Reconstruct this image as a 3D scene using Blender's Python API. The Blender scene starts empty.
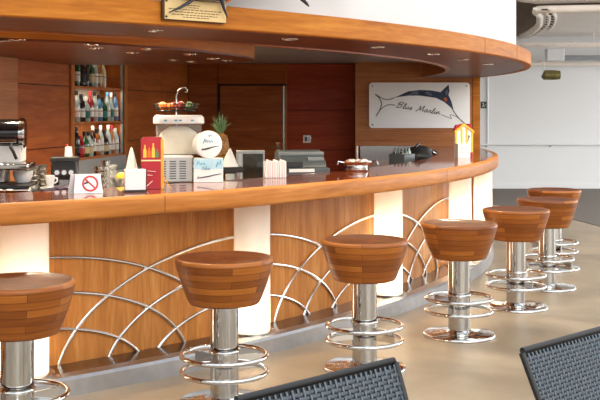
import bpy, math, random
from math import sin, cos, pi, radians, degrees, atan2, asin, sqrt
random.seed(7)
S = bpy.context.scene
COL = S.collection

# ---------------------------------------------------------------- camera geometry (metres; camera at origin looking along +Y)
F, HY, EYE = 1016.0, 110.06, 1.55
CX, CY = -6.675, 12.405                 # centre of the round bar

def at(px, py, d):                       # point at depth d
    return ((px-300)/F*d, d, EYE-(py-HY)*d/F)
def on(px, py, h):                       # point at height h
    d = F*(EYE-h)/(py-HY)
    return ((px-300)/F*d, d, h)
def pol(R, deg, h=0.0):
    a = radians(deg)
    return (CX+R*cos(a), CY+R*sin(a), h)
def cyl(px, R):                          # near hit of a pixel column with the circle of radius R -> angle
    u = (px-300)/F
    a = 1+u*u; b = -2*(u*CX+CY); c = CX*CX+CY*CY-R*R
    d = (-b-sqrt(max(b*b-4*a*c, 0)))/2/a
    return degrees(atan2(d-CY, u*d-CX)), d

def srgb(r, g, b):
    def f(c):
        c /= 255
        return c/12.92 if c <= .04045 else ((c+.055)/1.055)**2.4
    return (f(r), f(g), f(b), 1)

# ---------------------------------------------------------------- materials
M = {}
def newmat(name):
    m = bpy.data.materials.new(name); m.use_nodes = True
    nt = m.node_tree; nt.nodes.clear()
    out = nt.nodes.new('ShaderNodeOutputMaterial')
    p = nt.nodes.new('ShaderNodeBsdfPrincipled')
    nt.links.new(p.outputs[0], out.inputs[0])
    M[name] = m
    return m, nt, p, out
def setp(p, **k):
    for n, v in k.items():
        p.inputs[n.replace('_', ' ')].default_value = v
def plain(name, col, rough=.5, metal=0., coat=0., var=.06, scale=14, **k):
    m, nt, p, _ = newmat(name)
    tc = nt.nodes.new('ShaderNodeTexCoord'); nz = nt.nodes.new('ShaderNodeTexNoise')
    nz.inputs['Scale'].default_value = scale; nz.inputs['Detail'].default_value = 3
    nt.links.new(tc.outputs['Object'], nz.inputs['Vector'])
    r = nt.nodes.new('ShaderNodeValToRGB')
    r.color_ramp.elements[0].position = .3; r.color_ramp.elements[1].position = .7
    r.color_ramp.elements[0].color = tuple(c*(1-var) for c in col[:3])+(1,)
    r.color_ramp.elements[1].color = tuple(min(1, c*(1+var)) for c in col[:3])+(1,)
    nt.links.new(nz.outputs['Fac'], r.inputs[0]); nt.links.new(r.outputs[0], p.inputs['Base Color'])
    setp(p, Roughness=rough, Metallic=metal, Coat_Weight=coat)
    if coat: setp(p, Coat_Roughness=.06)
    for n, v in k.items(): p.inputs[n.replace('_', ' ')].default_value = v
    return m
def wood(name, dark, mid, light, along='u', rough=.35, coat=.3, stretch=14, scale=3.0, coat_rough=.08, spec=.22):
    m, nt, p, _ = newmat(name)
    N = nt.nodes.new; L = nt.links.new
    uv = N('ShaderNodeUVMap'); mp = N('ShaderNodeMapping')
    mp.inputs['Scale'].default_value = (scale, scale*stretch, 1) if along == 'u' else (scale*stretch, scale, 1)
    L(uv.outputs[0], mp.inputs[0])
    n1 = N('ShaderNodeTexNoise'); n1.inputs['Scale'].default_value = .55; n1.inputs['Detail'].default_value = 5
    n1.inputs['Roughness'].default_value = .62; n1.inputs['Distortion'].default_value = .5
    n2 = N('ShaderNodeTexNoise'); n2.inputs['Scale'].default_value = 3.2; n2.inputs['Detail'].default_value = 4
    L(mp.outputs[0], n1.inputs['Vector']); L(mp.outputs[0], n2.inputs['Vector'])
    mx = N('ShaderNodeMath'); mx.operation = 'MULTIPLY_ADD'; mx.inputs[1].default_value = .35
    L(n2.outputs['Fac'], mx.inputs[0]); 
    sc = N('ShaderNodeMath'); sc.operation = 'MULTIPLY'; sc.inputs[1].default_value = .68
    L(n1.outputs['Fac'], sc.inputs[0]); L(sc.outputs[0], mx.inputs[2])
    r = N('ShaderNodeValToRGB'); e = r.color_ramp.elements
    e[0].position = .34; e[0].color = dark; e[1].position = .70; e[1].color = light
    x = e.new(.52); x.color = mid
    L(mx.outputs[0], r.inputs[0]); L(r.outputs[0], p.inputs['Base Color'])
    bp = N('ShaderNodeBump'); bp.inputs['Strength'].default_value = .06; bp.inputs['Distance'].default_value = .002
    L(n2.outputs['Fac'], bp.inputs['Height']); L(bp.outputs[0], p.inputs['Normal'])
    setp(p, Roughness=rough, Coat_Weight=coat, Coat_Roughness=coat_rough, Specular_IOR_Level=spec)
    return m

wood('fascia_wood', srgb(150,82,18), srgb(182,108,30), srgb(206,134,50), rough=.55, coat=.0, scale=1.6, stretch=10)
wood('counter_edge_wood', srgb(154,90,34), srgb(184,114,50), srgb(206,140,74), rough=.5, coat=.04, scale=1.6, stretch=10)
wood('front_wood', srgb(152,90,38), srgb(182,117,56), srgb(204,143,78), along='v', rough=.45, coat=.08, scale=1.6, stretch=12)
wood('top_wood', srgb(96,40,16), srgb(122,54,22), srgb(146,70,32), rough=.25, coat=.8, scale=1.5, stretch=9, coat_rough=.05)
wood('deck_wood', srgb(44,26,18), srgb(62,38,26), srgb(80,50,34), rough=.3, coat=.6, scale=2, stretch=9, coat_rough=.04)
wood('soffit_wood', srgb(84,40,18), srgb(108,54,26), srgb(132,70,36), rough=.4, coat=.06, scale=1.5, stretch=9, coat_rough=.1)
wood('lip_wood', srgb(150,84,36), srgb(176,104,50), srgb(196,124,66), rough=.4, coat=.3, scale=2, stretch=8)
wood('wall_wood', srgb(140,66,20), srgb(168,87,30), srgb(192,110,44), rough=.5, coat=.05, scale=1.2, stretch=11)
wood('wall_wood_deep', srgb(144,52,26), srgb(168,66,34), srgb(188,84,44), rough=.5, coat=.05, scale=1.2, stretch=11)
wood('partition_wood', srgb(160,98,58), srgb(184,120,74), srgb(204,140,92), rough=.5, coat=.05, scale=1.3, stretch=15)
wood('cabinet_wood', srgb(160,88,38), srgb(186,110,52), srgb(208,132,66), along='v', rough=.4, coat=.2, scale=2, stretch=9)
wood('recess_wood', srgb(150,150,152), srgb(174,174,176), srgb(198,199,202), rough=.4, coat=.2, scale=1.2, stretch=12)
wood('box_wood', srgb(196,130,50), srgb(220,156,66), srgb(236,178,90), along='v', rough=.5, coat=.1, scale=5, stretch=6)
plain('post_paint', srgb(70,56,46), .6)
plain('groove', srgb(30,14,8), .7)
plain('chrome', (.66,.65,.63,1), .05, 1, var=.01)
plain('pole_chrome', (.50,.49,.475,1), .03, 1, var=.01)
plain('rail_steel', (.86,.85,.82,1), .24, 1, var=.01)
plain('satin_grey', srgb(168,168,168), .45, var=.06)
plain('brushed_steel', (.52,.51,.50,1), .26, 1, var=.05, scale=30)
plain('dull_steel', (.45,.45,.46,1), .38, 1, var=.08)
plain('white_paint', srgb(212,212,211), .55, var=.01, scale=2)
plain('wall_paint', srgb(230,231,232), .28, var=.012, scale=.6)
plain('ceiling_paint', srgb(232,226,220), .7, var=.02, scale=2)
plain('trim_paint', srgb(238,228,218), .5, var=.03, scale=6)
plain('void_shade', srgb(124,110,96), .8, var=.15, scale=3)  # shade above the slab, put into the wall colour
plain('carpet', srgb(112,104,97), .95, var=.12, scale=40)
plain('white_plastic', srgb(222,223,224), .35, var=.02)
plain('paper', srgb(224,224,225), .7, var=.02)
plain('cream_cloth', srgb(214,208,194), .9, var=.06)
plain('cloth', srgb(204,204,206), .9, var=.04)
plain('pink_paper', srgb(234,214,212), .8, var=.03)
plain('grey_plastic', srgb(150,156,160), .4, var=.05)
plain('crate_grey', srgb(176,182,186), .45, var=.04)
plain('dark_plastic', srgb(30,31,33), .35, var=.1)
plain('register_grey', srgb(72,80,84), .4, var=.08)
plain('register_light', srgb(120,128,132), .4, var=.05)
plain('black', srgb(16,16,17), .4, var=.1)
plain('black_gloss', srgb(12,12,14), .12, coat=.5, var=.1)
plain('screen', srgb(34,40,36), .12, coat=.6, var=.4, scale=18)
plain('red_card', srgb(156,14,32), .45, coat=.2, var=.06)
plain('red_sign', srgb(214,36,48), .5, var=.02)
plain('yellow_card', srgb(226,176,60), .5, var=.1)
plain('blue_ink', srgb(72,150,190), .5, var=.1)
plain('steel_blue', srgb(96,116,142), .5, var=.3, scale=30)
plain('light_blue', srgb(168,208,226), .5, var=.1)
plain('navy_ink', srgb(40,54,84), .45, var=.35, scale=30)
plain('dark_ink', srgb(50,48,50), .5, var=.1)
plain('grey_ink', srgb(150,150,152), .5, var=.1)
plain('orange_fruit', srgb(214,104,18), .45, var=.1, scale=40)
plain('red_fruit', srgb(110,24,20), .35, var=.15)
plain('yellow_fruit', srgb(226,190,50), .45, var=.1)
plain('leaf', srgb(92,122,80), .55, var=.3, scale=20)
plain('pineapple_skin', srgb(140,98,42), .6, var=.35, scale=50)
plain('purple_pack', srgb(62,48,66), .4, var=.5, scale=30)
plain('brass_plate', srgb(222,190,132), .4, var=.06, scale=8)
plain('plaque_wood', srgb(70,40,22), .5)
plain('fish_dark', srgb(26,28,44), .35, coat=.4, var=.3)
plain('fish_orange', srgb(206,112,40), .4, coat=.3, var=.2)
plain('exit_green', srgb(20,66,48), .4)
plain('olive_metal', srgb(122,112,66), .4, .5, var=.15)
plain('chair_frame_black', srgb(24,23,25), .45, var=.1)
plain('bag_black', srgb(34,36,38), .5, var=.4, scale=16)
plain('food_brown', srgb(150,98,70), .7, var=.3, scale=60)
plain('sign_white', srgb(252,253,253), .3, .25, var=.02, scale=3)
plain('amber', srgb(150,84,30), .08, var=.15, coat=.5)
for nm, c in dict(green=(26,78,44), clear=(168,182,180), brown=(58,30,16), dark=(20,18,20), amber=(168,96,34), blue=(84,128,170), red=(140,20,26), pale=(226,214,170)).items():
    plain('bottle_'+nm, srgb(*c), .08, coat=.6, var=.08)
plain('label_white', srgb(236,232,224), .6, var=.05)
plain('label_cream', srgb(220,200,150), .6, var=.1)
plain('label_teal', srgb(40,120,110), .6, var=.1)
plain('label_red', srgb(190,40,40), .6, var=.1)
plain('label_black', srgb(34,32,32), .6, var=.1)
# strand of the woven chairs
plain('strand', srgb(58,66,75), .42, var=.16, scale=60, coat=.08)
plain('stake', srgb(104,116,126), .4, var=.1, scale=60)

# floor: mottled screed with a soft sheen
def mk_floor():
    m, nt, p, _ = newmat('screed'); N = nt.nodes.new; L = nt.links.new
    tc = N('ShaderNodeTexCoord')
    a = N('ShaderNodeTexNoise'); a.inputs['Scale'].default_value = 1.1; a.inputs['Detail'].default_value = 6; a.inputs['Distortion'].default_value = .6
    b = N('ShaderNodeTexNoise'); b.inputs['Scale'].default_value = 60; b.inputs['Detail'].default_value = 3
    L(tc.outputs['Object'], a.inputs[0]); L(tc.outputs['Object'], b.inputs[0])
    r = N('ShaderNodeValToRGB'); e = r.color_ramp.elements
    e[0].position = .3; e[0].color = srgb(128,111,88); e[1].position = .72; e[1].color = srgb(182,162,134)
    L(a.outputs['Fac'], r.inputs[0])
    mx = N('ShaderNodeMixRGB'); mx.blend_type = 'OVERLAY'; mx.inputs[0].default_value = .12
    L(r.outputs[0], mx.inputs[1]); L(b.outputs['Fac'], mx.inputs[2]); L(mx.outputs[0], p.inputs['Base Color'])
    rr = N('ShaderNodeMapRange'); rr.inputs[3].default_value = .3; rr.inputs[4].default_value = .5
    L(a.outputs['Fac'], rr.inputs[0]); L(rr.outputs[0], p.inputs['Roughness'])
mk_floor()
# laminated rings of the stool seats
def mk_stave():
    m, nt, p, _ = newmat('stave_wood'); N = nt.nodes.new; L = nt.links.new
    uv = N('ShaderNodeUVMap')
    br = N('ShaderNodeTexBrick'); br.offset = .37; br.offset_frequency = 2; br.squash = 1
    br.inputs['Color1'].default_value = (.05,.05,.05,1); br.inputs['Color2'].default_value = (.95,.95,.95,1)
    br.inputs['Mortar'].default_value = (0,0,0,1)
    br.inputs['Scale'].default_value = 1; br.inputs['Mortar Size'].default_value = .0012; br.inputs['Mortar Smooth'].default_value = .3
    br.inputs['Brick Width'].default_value = .48; br.inputs['Row Height'].default_value = .0375; br.inputs['Bias'].default_value = 0
    L(uv.outputs[0], br.inputs['Vector'])
    mp = N('ShaderNodeMapping'); mp.inputs['Scale'].default_value = (5, 90, 1); L(uv.outputs[0], mp.inputs[0])
    nz = N('ShaderNodeTexNoise'); nz.inputs['Scale'].default_value = 1; nz.inputs['Detail'].default_value = 4; L(mp.outputs[0], nz.inputs[0])
    ad = N('ShaderNodeMixRGB'); ad.inputs[0].default_value = .42; L(br.outputs['Color'], ad.inputs[1]); L(nz.outputs['Fac'], ad.inputs[2])
    r = N('ShaderNodeValToRGB'); e = r.color_ramp.elements
    e[0].position = .1; e[0].color = srgb(92,44,10); e[1].position = .9; e[1].color = srgb(184,112,42)
    x = e.new(.5); x.color = srgb(142,78,24)
    L(ad.outputs[0], r.inputs[0])
    mm = N('ShaderNodeMixRGB'); mm.inputs[2].default_value = srgb(60,24,8)
    L(br.outputs['Fac'], mm.inputs[0]); L(r.outputs[0], mm.inputs[1]); L(mm.outputs[0], p.inputs['Base Color'])
    setp(p, Roughness=.42, Coat_Weight=.12, Coat_Roughness=.12, Specular_IOR_Level=.3)
mk_stave()
wood('seat_wood', srgb(70,32,10), srgb(98,48,17), srgb(126,68,26), rough=.4, coat=.22, scale=4, stretch=5)
# frosted lit columns
def mk_frost():
    m, nt, p, out = newmat('frosted_glass'); N = nt.nodes.new; L = nt.links.new
    nt.nodes.remove(p)
    d = N('ShaderNodeBsdfDiffuse'); d.inputs[0].default_value = (.86,.86,.85,1)
    t = N('ShaderNodeBsdfTranslucent'); t.inputs[0].default_value = (.95,.93,.88,1)
    g = N('ShaderNodeBsdfGlossy'); g.inputs[1].default_value = .12
    m1 = N('ShaderNodeMixShader'); m1.inputs[0].default_value = .5
    L(d.outputs[0], m1.inputs[1]); L(t.outputs[0], m1.inputs[2])
    f = N('ShaderNodeFresnel'); f.inputs[0].default_value = 1.35
    m2 = N('ShaderNodeMixShader'); L(f.outputs[0], m2.inputs[0]); L(m1.outputs[0], m2.inputs[1]); L(g.outputs[0], m2.inputs[2])
    L(m2.outputs[0], out.inputs[0])
mk_frost()
def mk_glass(name, col, mixv):
    m, nt, p, out = newmat(name); N = nt.nodes.new; L = nt.links.new
    setp(p, Base_Color=col, Roughness=.12, Coat_Weight=.4)
    t = N('ShaderNodeBsdfTransparent'); t.inputs[0].default_value = (.95,.96,.96,1)
    mx = N('ShaderNodeMixShader'); mx.inputs[0].default_value = mixv
    L(t.outputs[0], mx.inputs[1]); L(p.outputs[0], mx.inputs[2]); L(mx.outputs[0], out.inputs[0])
mk_glass('clear_plastic', srgb(205,208,206), .16)
mk_glass('glass', srgb(215,225,225), .3)
def mk_emit(name, col, s):
    m, nt, p, out = newmat(name)
    setp(p, Base_Color=(.9,.9,.9,1), Emission_Color=col, Emission_Strength=s)
mk_emit('lens', (1,.86,.66,1), 5)
plain('cabinet_light', srgb(206,190,166), .5, var=.08, scale=6)

# ---------------------------------------------------------------- mesh builder
class MB:
    def __init__(s): s.v = []; s.f = []; s.uv = []
    def add(s, v, f, uv=None):
        o = len(s.v); s.v += [tuple(map(float, p)) for p in v]
        for i, q in enumerate(f):
            s.f.append(tuple(o+k for k in q))
            if uv: s.uv.append(uv[i])
            else:
                P = [v[k] for k in q]
                n = [0,0,0]
                for a, b in zip(P, P[1:]+P[:1]):
                    n[0] += (a[1]-b[1])*(a[2]+b[2]); n[1] += (a[2]-b[2])*(a[0]+b[0]); n[2] += (a[0]-b[0])*(a[1]+b[1])
                ax = max(range(3), key=lambda k: abs(n[k]))
                I, J = ((1,2),(0,2),(0,1))[ax]
                s.uv.append([(p[I], p[J]) for p in P])
        return s
    def box(s, x0, x1, y0, y1, z0, z1):
        v = [(x0,y0,z0),(x1,y0,z0),(x1,y1,z0),(x0,y1,z0),(x0,y0,z1),(x1,y0,z1),(x1,y1,z1),(x0,y1,z1)]
        return s.add(v, [(0,3,2,1),(4,5,6,7),(0,1,5,4),(1,2,6,5),(2,3,7,6),(3,0,4,7)])
    def boxc(s, c, d): return s.box(c[0]-d[0]/2, c[0]+d[0]/2, c[1]-d[1]/2, c[1]+d[1]/2, c[2]-d[2]/2, c[2]+d[2]/2)
    def prism(s, P, z0, z1):
        A = sum(a[0]*b[1]-b[0]*a[1] for a, b in zip(P, P[1:]+P[:1]))
        if A < 0: P = P[::-1]
        n = len(P)
        v = [(p[0],p[1],z0) for p in P]+[(p[0],p[1],z1) for p in P]
        return s.add(v, [tuple(range(n-1,-1,-1)), tuple(range(n,2*n))]+[(i,(i+1)%n,n+(i+1)%n,n+i) for i in range(n)])
    def slab(s, P, y0, y1):              # outline in x,z extruded along y
        A = sum(a[0]*b[1]-b[0]*a[1] for a, b in zip(P, P[1:]+P[:1]))
        if A < 0: P = P[::-1]
        n = len(P)
        v = [(p[0],y0,p[1]) for p in P]+[(p[0],y1,p[1]) for p in P]
        return s.add(v, [tuple(range(n)), tuple(range(2*n-1,n-1,-1))]+[((i+1)%n,i,n+i,n+(i+1)%n) for i in range(n)])
    def lathe(s, prof, n=40, c=(0,0,0), a0=0, a1=360):
        full = abs(a1-a0) >= 360
        m = n if full else n+1
        v = []; f = []; uv = []
        ln = [0]
        for p, q in zip(prof, prof[1:]): ln.append(ln[-1]+sqrt((p[0]-q[0])**2+(p[1]-q[1])**2))
        for k in range(m):
            a = radians(a0+(a1-a0)*k/n)
            for r, h in prof: v.append((c[0]+r*cos(a), c[1]+r*sin(a), c[2]+h))
        L = len(prof); rm = max(p[0] for p in prof)
        for k in range(n):
            k2 = (k+1) % m
            u0, u1 = radians(a0+(a1-a0)*k/n)*rm, radians(a0+(a1-a0)*(k+1)/n)*rm
            for i in range(L-1):
                q = [(k*L+i,u0,ln[i]), (k2*L+i,u1,ln[i]), (k2*L+i+1,u1,ln[i+1]), (k*L+i+1,u0,ln[i+1])]
                if prof[i][0] < 1e-6: q.pop(1) if False else q.pop(0)
                elif prof[i+1][0] < 1e-6: q.pop(3)
                f.append(tuple(t[0] for t in q)); uv.append([(t[1],t[2]) for t in q])
        return s.add(v, f, uv)
    def tube(s, P, r, n=10, closed=False, cap=True):
        from mathutils import Vector as V
        P = [V(p) for p in P]; N = len(P)
        R = r if isinstance(r, (list, tuple)) else [r]*N
        T = []
        for i in range(N):
            a = P[(i-1) % N] if closed or i > 0 else P[i]; b = P[(i+1) % N] if closed or i < N-1 else P[i]
            t = (b-a); T.append(t.normalized() if t.length > 1e-9 else V((0,0,1)))
        up = V((0,0,1)) if abs(T[0].z) < .9 else V((1,0,0))
        nr = (up-T[0]*up.dot(T[0])).normalized()
        v = []; f = []; uv = []; ln = 0; lens = []
        for i in range(N):
            nr = (nr-T[i]*nr.dot(T[i])).normalized(); bn = T[i].cross(nr)
            if i: ln += (P[i]-P[i-1]).length
            lens.append(ln)
            for k in range(n):
                a = 2*pi*k/n; v.append(tuple(P[i]+(nr*cos(a)+bn*sin(a))*R[i]))
        rng = N if closed else N-1
        for i in range(rng):
            j = (i+1) % N
            for k in range(n):
                k2 = (k+1) % n
                f.append((i*n+k, i*n+k2, j*n+k2, j*n+k))
                l1 = lens[j] if j else ln+.1
                uv.append([(lens[i],k/n*.1),(lens[i],(k+1)/n*.1),(l1,(k+1)/n*.1),(l1,k/n*.1)])
        if cap and not closed:
            f.append(tuple(range(n-1,-1,-1))); uv.append([(0,0)]*n)
            f.append(tuple((N-1)*n+k for k in range(n))); uv.append([(0,0)]*n)
        return s.add(v, f, uv)
    def ball(s, c, r, n=16, m=10):
        if not isinstance(r, (list, tuple)): r = (r,r,r)
        v = []; f = []
        for i in range(m+1):
            b = -pi/2+pi*i/m
            for k in range(n):
                a = 2*pi*k/n; v.append((c[0]+r[0]*cos(b)*cos(a), c[1]+r[1]*cos(b)*sin(a), c[2]+r[2]*sin(b)))
        for i in range(m):
            for k in range(n):
                f.append((i*n+k, i*n+(k+1)%n, (i+1)*n+(k+1)%n, (i+1)*n+k))
        return s.add(v, f)
    def sweep(s, prof, t0, t1, n=96, closed=True, dr=None, ends=None):
        # profile of (R, h) swept round the bar's centre; ends: cut the far end at the plane y = ends
        L = len(prof); v = []; f = []; uv = []
        ln = [0]
        for p, q in zip(prof, prof[1:]+prof[:1]): ln.append(ln[-1]+sqrt((p[0]-q[0])**2+(p[1]-q[1])**2))
        rm = prof[0][0]
        for k in range(n+1):
            for R, h in prof:
                te = degrees(asin((ends-CY)/R)) if ends is not None else t1
                t = t0+(te-t0)*k/n
                v.append(pol(R+(dr(t) if dr else 0), t, h))
        m = L if closed else L-1
        for k in range(n):
            ua, ub = radians(t0+(t1-t0)*k/n)*rm, radians(t0+(t1-t0)*(k+1)/n)*rm
            for i in range(m):
                j = (i+1) % L
                f.append((k*L+i, k*L+j, (k+1)*L+j, (k+1)*L+i))
                uv.append([(ua,ln[i]),(ua,ln[i+1]),(ub,ln[i+1]),(ub,ln[i])])
        if closed:
            f.append(tuple(range(L))); uv.append([(p[0],p[1]) for p in prof])
            f.append(tuple(n*L+i for i in range(L-1,-1,-1))); uv.append([(p[0],p[1]) for p in prof][::-1])
        return s.add(v, f, uv)
    def build(s, name, mat, parent=None, loc=(0,0,0), rot=(0,0,0), smooth=35, bevel=0, label=None, mats=None):
        me = bpy.data.meshes.new(name)
        me.from_pydata(s.v, [], s.f); me.update()
        u = me.uv_layers.new(name='UVMap')
        i = 0
        for q in s.uv:
            for c in q: u.data[i].uv = c; i += 1
        import bmesh
        b = bmesh.new(); b.from_mesh(me)
        bmesh.ops.remove_doubles(b, verts=b.verts, dist=1e-6)
        bmesh.ops.recalc_face_normals(b, faces=b.faces)
        b.to_mesh(me); b.free()
        if smooth:
            me.shade_smooth(); me.set_sharp_from_angle(angle=radians(smooth))
        me.materials.append(M[mat])
        o = bpy.data.objects.new(name, me); COL.objects.link(o)
        o.location = loc; o.rotation_euler = rot
        if parent: o.parent = parent
        if bevel:
            bm = o.modifiers.new('bevel', 'BEVEL'); bm.width = bevel; bm.segments = 2; bm.limit_method = 'ANGLE'; bm.angle_limit = radians(40)
        if label: o['label'] = label
        return o
def tag(o, label, cat, group=None):
    o['label'] = label; o['category'] = cat
    if group: o['group'] = group
    return o
def thing(name, label, cat, loc=(0,0,0), rz=0, group=None):
    o = bpy.data.objects.new(name, None); COL.objects.link(o)
    o.empty_display_size = .1
    o.location = loc; o.rotation_euler = (0,0,rz)
    return tag(o, label, cat, group)
def struct(mb, name, mat, **k):
    o = mb.build(name, mat, **k)
    if not k.get('parent'): o['kind'] = 'structure'
    return o
def dup(root, loc, rz, label):
    r = root.copy(); COL.objects.link(r); r.location = loc; r.rotation_euler = (0,0,rz); r['label'] = label
    for ch in list(root.children):
        c = ch.copy(); COL.objects.link(c); c.parent = r
        for g in list(ch.children):
            d = g.copy(); COL.objects.link(d); d.parent = c
    return r
def lamp(kind, name, loc, energy, color, parent=None, rot=(0,0,0), **k):
    l = bpy.data.lights.new(name, kind); l.energy = energy; l.color = color
    for a, b in k.items(): setattr(l, a, b)
    o = bpy.data.objects.new(name, l); COL.objects.link(o); o.location = loc; o.rotation_euler = rot
    if parent: o.parent = parent
    return o

# ---------------------------------------------------------------- camera
cam = bpy.data.cameras.new('camera'); co = bpy.data.objects.new('camera', cam); COL.objects.link(co)
cam.sensor_width = 36; cam.lens = F*36/600; cam.shift_y = -(200-HY)/600; cam.clip_start = .05
co.location = (0,0,EYE); co.rotation_euler = (pi/2,0,0)
S.camera = co

# ---------------------------------------------------------------- setting
WALLY = 20.0         # far wall
PARTY = 13.6         # partition behind the bar end
BACKY = 14.0         # wall with the door
struct(MB().box(-14,12,-9,WALLY+1,-.1,0), 'floor', 'screed')
# unseen posts and header, added behind the camera for dark streaks in the chrome
m = MB()
for x in (-9.5,-6.8,-4.1,-1.4,1.5,4.2,6.9,9.6): m.box(x-.22,x+.22,-4.4,-4.0,0,3.3)
m.box(-10,10,-4.4,-4.0,3.0,3.3); m.box(-10,10,-4.3,-4.1,0,.5); struct(m, 'reflected_posts', 'post_paint')
# darker carpet beyond the curved screed edge
arc = [pol(10.72, t) for t in [x*.75+1 for x in range(0,75)]]
P = [(a[0],a[1]) for a in arc if a[1] < WALLY]
P = P+[(P[-1][0],WALLY),(9.5,WALLY),(9.5,P[0][1]-.02)]
struct(MB().prism(P, .001, .006), 'floor_carpet', 'carpet')
# far wall with a hand rail, shade of the void above the slab painted in
o = struct(MB().box(-1,11,WALLY,WALLY+.15,0,3.0), 'wall_far', 'wall_paint')
struct(MB().box(-1,11,WALLY-.012,WALLY,0,.1), 'baseboard_far', 'wall_paint')
struct(MB().box(-1,11,WALLY+1.0,WALLY+1.1,2.9,4.2), 'wall_void', 'void_shade')
t = thing('hand_rail', 'thin pale hand rail running along the far white wall', 'rail', (5,WALLY,0))
MB().tube([(-2.2,-.07,.87),(5,-.07,.87)], .016, 10).build('rail', 'wall_paint', t)
for x in (3.67-5, 4.93-5, 6.2-5):
    m = MB(); m.tube([(x,0,.845),(x,-.05,.845),(x,-.07,.865)], .012, 8); m.lathe([(0,0),(.035,0),(.035,.012),(0,.012)], 16, (x,-.012,.83)); m.build('bracket', 'brushed_steel', t)
# exit sign and conduit on far wall
t = thing('exit_sign', 'small dark green exit sign on the far wall beside the wooden partition', 'sign', (at(483.5,105,WALLY)[0],WALLY,0))
hz = at(483.5,105,WALLY)[2]
MB().box(-.055,.055,-.03,0,hz-.065,hz+.065).build('panel', 'exit_green', t, bevel=.004)
m = MB(); m.ball((-.012,-.032,hz+.03), (.012,.004,.012)); m.tube([(-.012,-.032,hz+.02),(-.008,-.032,hz-.01),(-.028,-.032,hz-.04)], .006, 6); m.tube([(-.008,-.032,hz-.01),(.014,-.032,hz-.04)], .006, 6); m.tube([(.015,-.032,hz),(.04,-.032,hz)], .006, 6)
m.build('pictogram', 'label_white', t)
m = MB(); x = at(487.5,100,WALLY)[0]; m.tube([(x,WALLY-.02,.9),(x,WALLY-.02,2.6)], .014, 8)
tag(m.build('conduit', 'wall_paint'), 'thin white vertical conduit on the far wall beside the exit sign', 'pipe')

# ceiling: upper deck, lower slab with a curved edge around the bar drum
struct(MB().box(-16,11,13.0,WALLY+1.1,4.0,4.1), 'ceiling', 'ceiling_paint')
edge = [(3.36,14.66),(3.48,15.0),(3.66,15.5),(3.87,16.4),(4.03,17.1),(4.15,17.8),(4.24,18.5),(4.31,19.2),(4.36,20.0)]
struct(MB().prism(edge+[(11,20.0),(11,13.25)], 3.0, 3.03), 'ceiling_slab', 'ceiling_paint')
m = MB(); pts = [(11,13.25,3.0),(7,13.99,3.0),(3.6,14.62,3.0),(3.44,14.68,3.0)]+[(a,b,3.0) for a, b in edge[1:]]
m.tube(pts, .055, 12); struct(m, 'trim_1', 'trim_paint', smooth=60)
m = MB(); m.tube([(p[0]+.17,p[1]+.1,3.0) for p in pts[3:]], .03, 8); struct(m, 'trim_2', 'trim_paint', smooth=60)
t = thing('slot_vent', 'curved slotted air vent in the ceiling slab next to the drum', 'vent', (0,0,0))
for px, py in ((545,10),(547.5,12),(549.5,14.5),(550.5,17),(550.5,19.5),(549.8,22),(548.5,24.5),(546.5,27),(544,29)):
    q = on(px, py, 2.99); MB().box(q[0]-.055,q[0]+.055,q[1]-.055,q[1]+.055,2.985,3.0).build('slot', 'dark_plastic', t)
MB().tube([on(a,b,2.995) for a, b in ((549,8),(552.5,11.5),(555,15.5),(555.5,19),(554.5,22.5),(552.5,26),(549,30))], .025, 6).build('frame', 'trim_paint', t)
t = thing('air_duct', 'white round air duct crossing above the ceiling slab, top right', 'duct', (0,0,0))
MB().tube([(11,15.9,3.42),(4.6,15.9,3.33),(3.7,15.9,3.31),(3.45,15.9,3.34),(3.36,15.9,3.44)], .10, 14).build('duct_tube', 'trim_paint', t, smooth=60)
for x in (3.7,5.7,7.7,9.7): MB().tube([(x,15.9,3.38),(x,15.9,4.0)], .01, 6).build('hanger', 'trim_paint', t)
# hanging pipework by the far wall
def tray(y0, d, px0, name, label, cat, r, mat):
    a = at(px0, y0, d); t = thing(name, label, cat, (0,0,0))
    MB().tube([a,(9.5,d,a[2]+.02)], r, 8).build('pipe', mat, t)
    for x in (a[0]+.9, 6.6, 8.6): MB().tube([(x,d,a[2]+r*.8),(x,d,3.0)], .008, 6).build('hanger', 'trim_paint', t)
    return t
t = thing('cable_ladder', 'pale cable ladder hung under the ceiling slab near the far wall', 'cable tray', (0,0,0))
z = at(560,45,19)[2]
for dy in (0,.28): MB().box(4.0,9.5,18.9+dy,18.93+dy,z-.03,z+.04).build('side_rail', 'trim_paint', t)
for k in range(18): MB().box(4.1+.3*k,4.13+.3*k,18.9,19.2,z-.02,z).build('rung', 'trim_paint', t)
for xx in (4.3,5.5,6.7): MB().tube([(xx,19.05,z+.02),(xx,19.05,3.0)], .012, 6).build('hanger', 'trim_paint', t)
tray(64, 19.6, 526, 'water_pipe', 'white pipe running below the junction box near the far wall', 'pipe', .045, 'trim_paint')
tray(58, 19.42, 555, 'ribbed_hose', 'dark ribbed conduit hose to the right of the white junction box', 'pipe', .05, 'grey_plastic')
a = at(554.5,55,18.8)
tag(MB().boxc(a, (.32,.2,.23)).build('junction_box', 'white_plastic', bevel=.012), 'white rectangular junction box below the cable ladder', 'box')
t = thing('spot_lamp', 'olive metal spot lamp hanging from the pipe by the far wall', 'lamp', at(551,75,18.6))
MB().tube([(-.15,0,.01),(-.13,0,0),(.05,0,0)], [.06,.09,.09], 16).build('housing', 'olive_metal', t)
MB().tube([(.04,0,0),(.06,0,0),(.16,0,0)], [.075,.09,.08], 16).build('shade', 'olive_metal', t)
MB().tube([(-.13,0,.06),(-.13,0,.26),(-.13,.6,.26)], .012, 8).build('stem', 'trim_paint', t)

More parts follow.
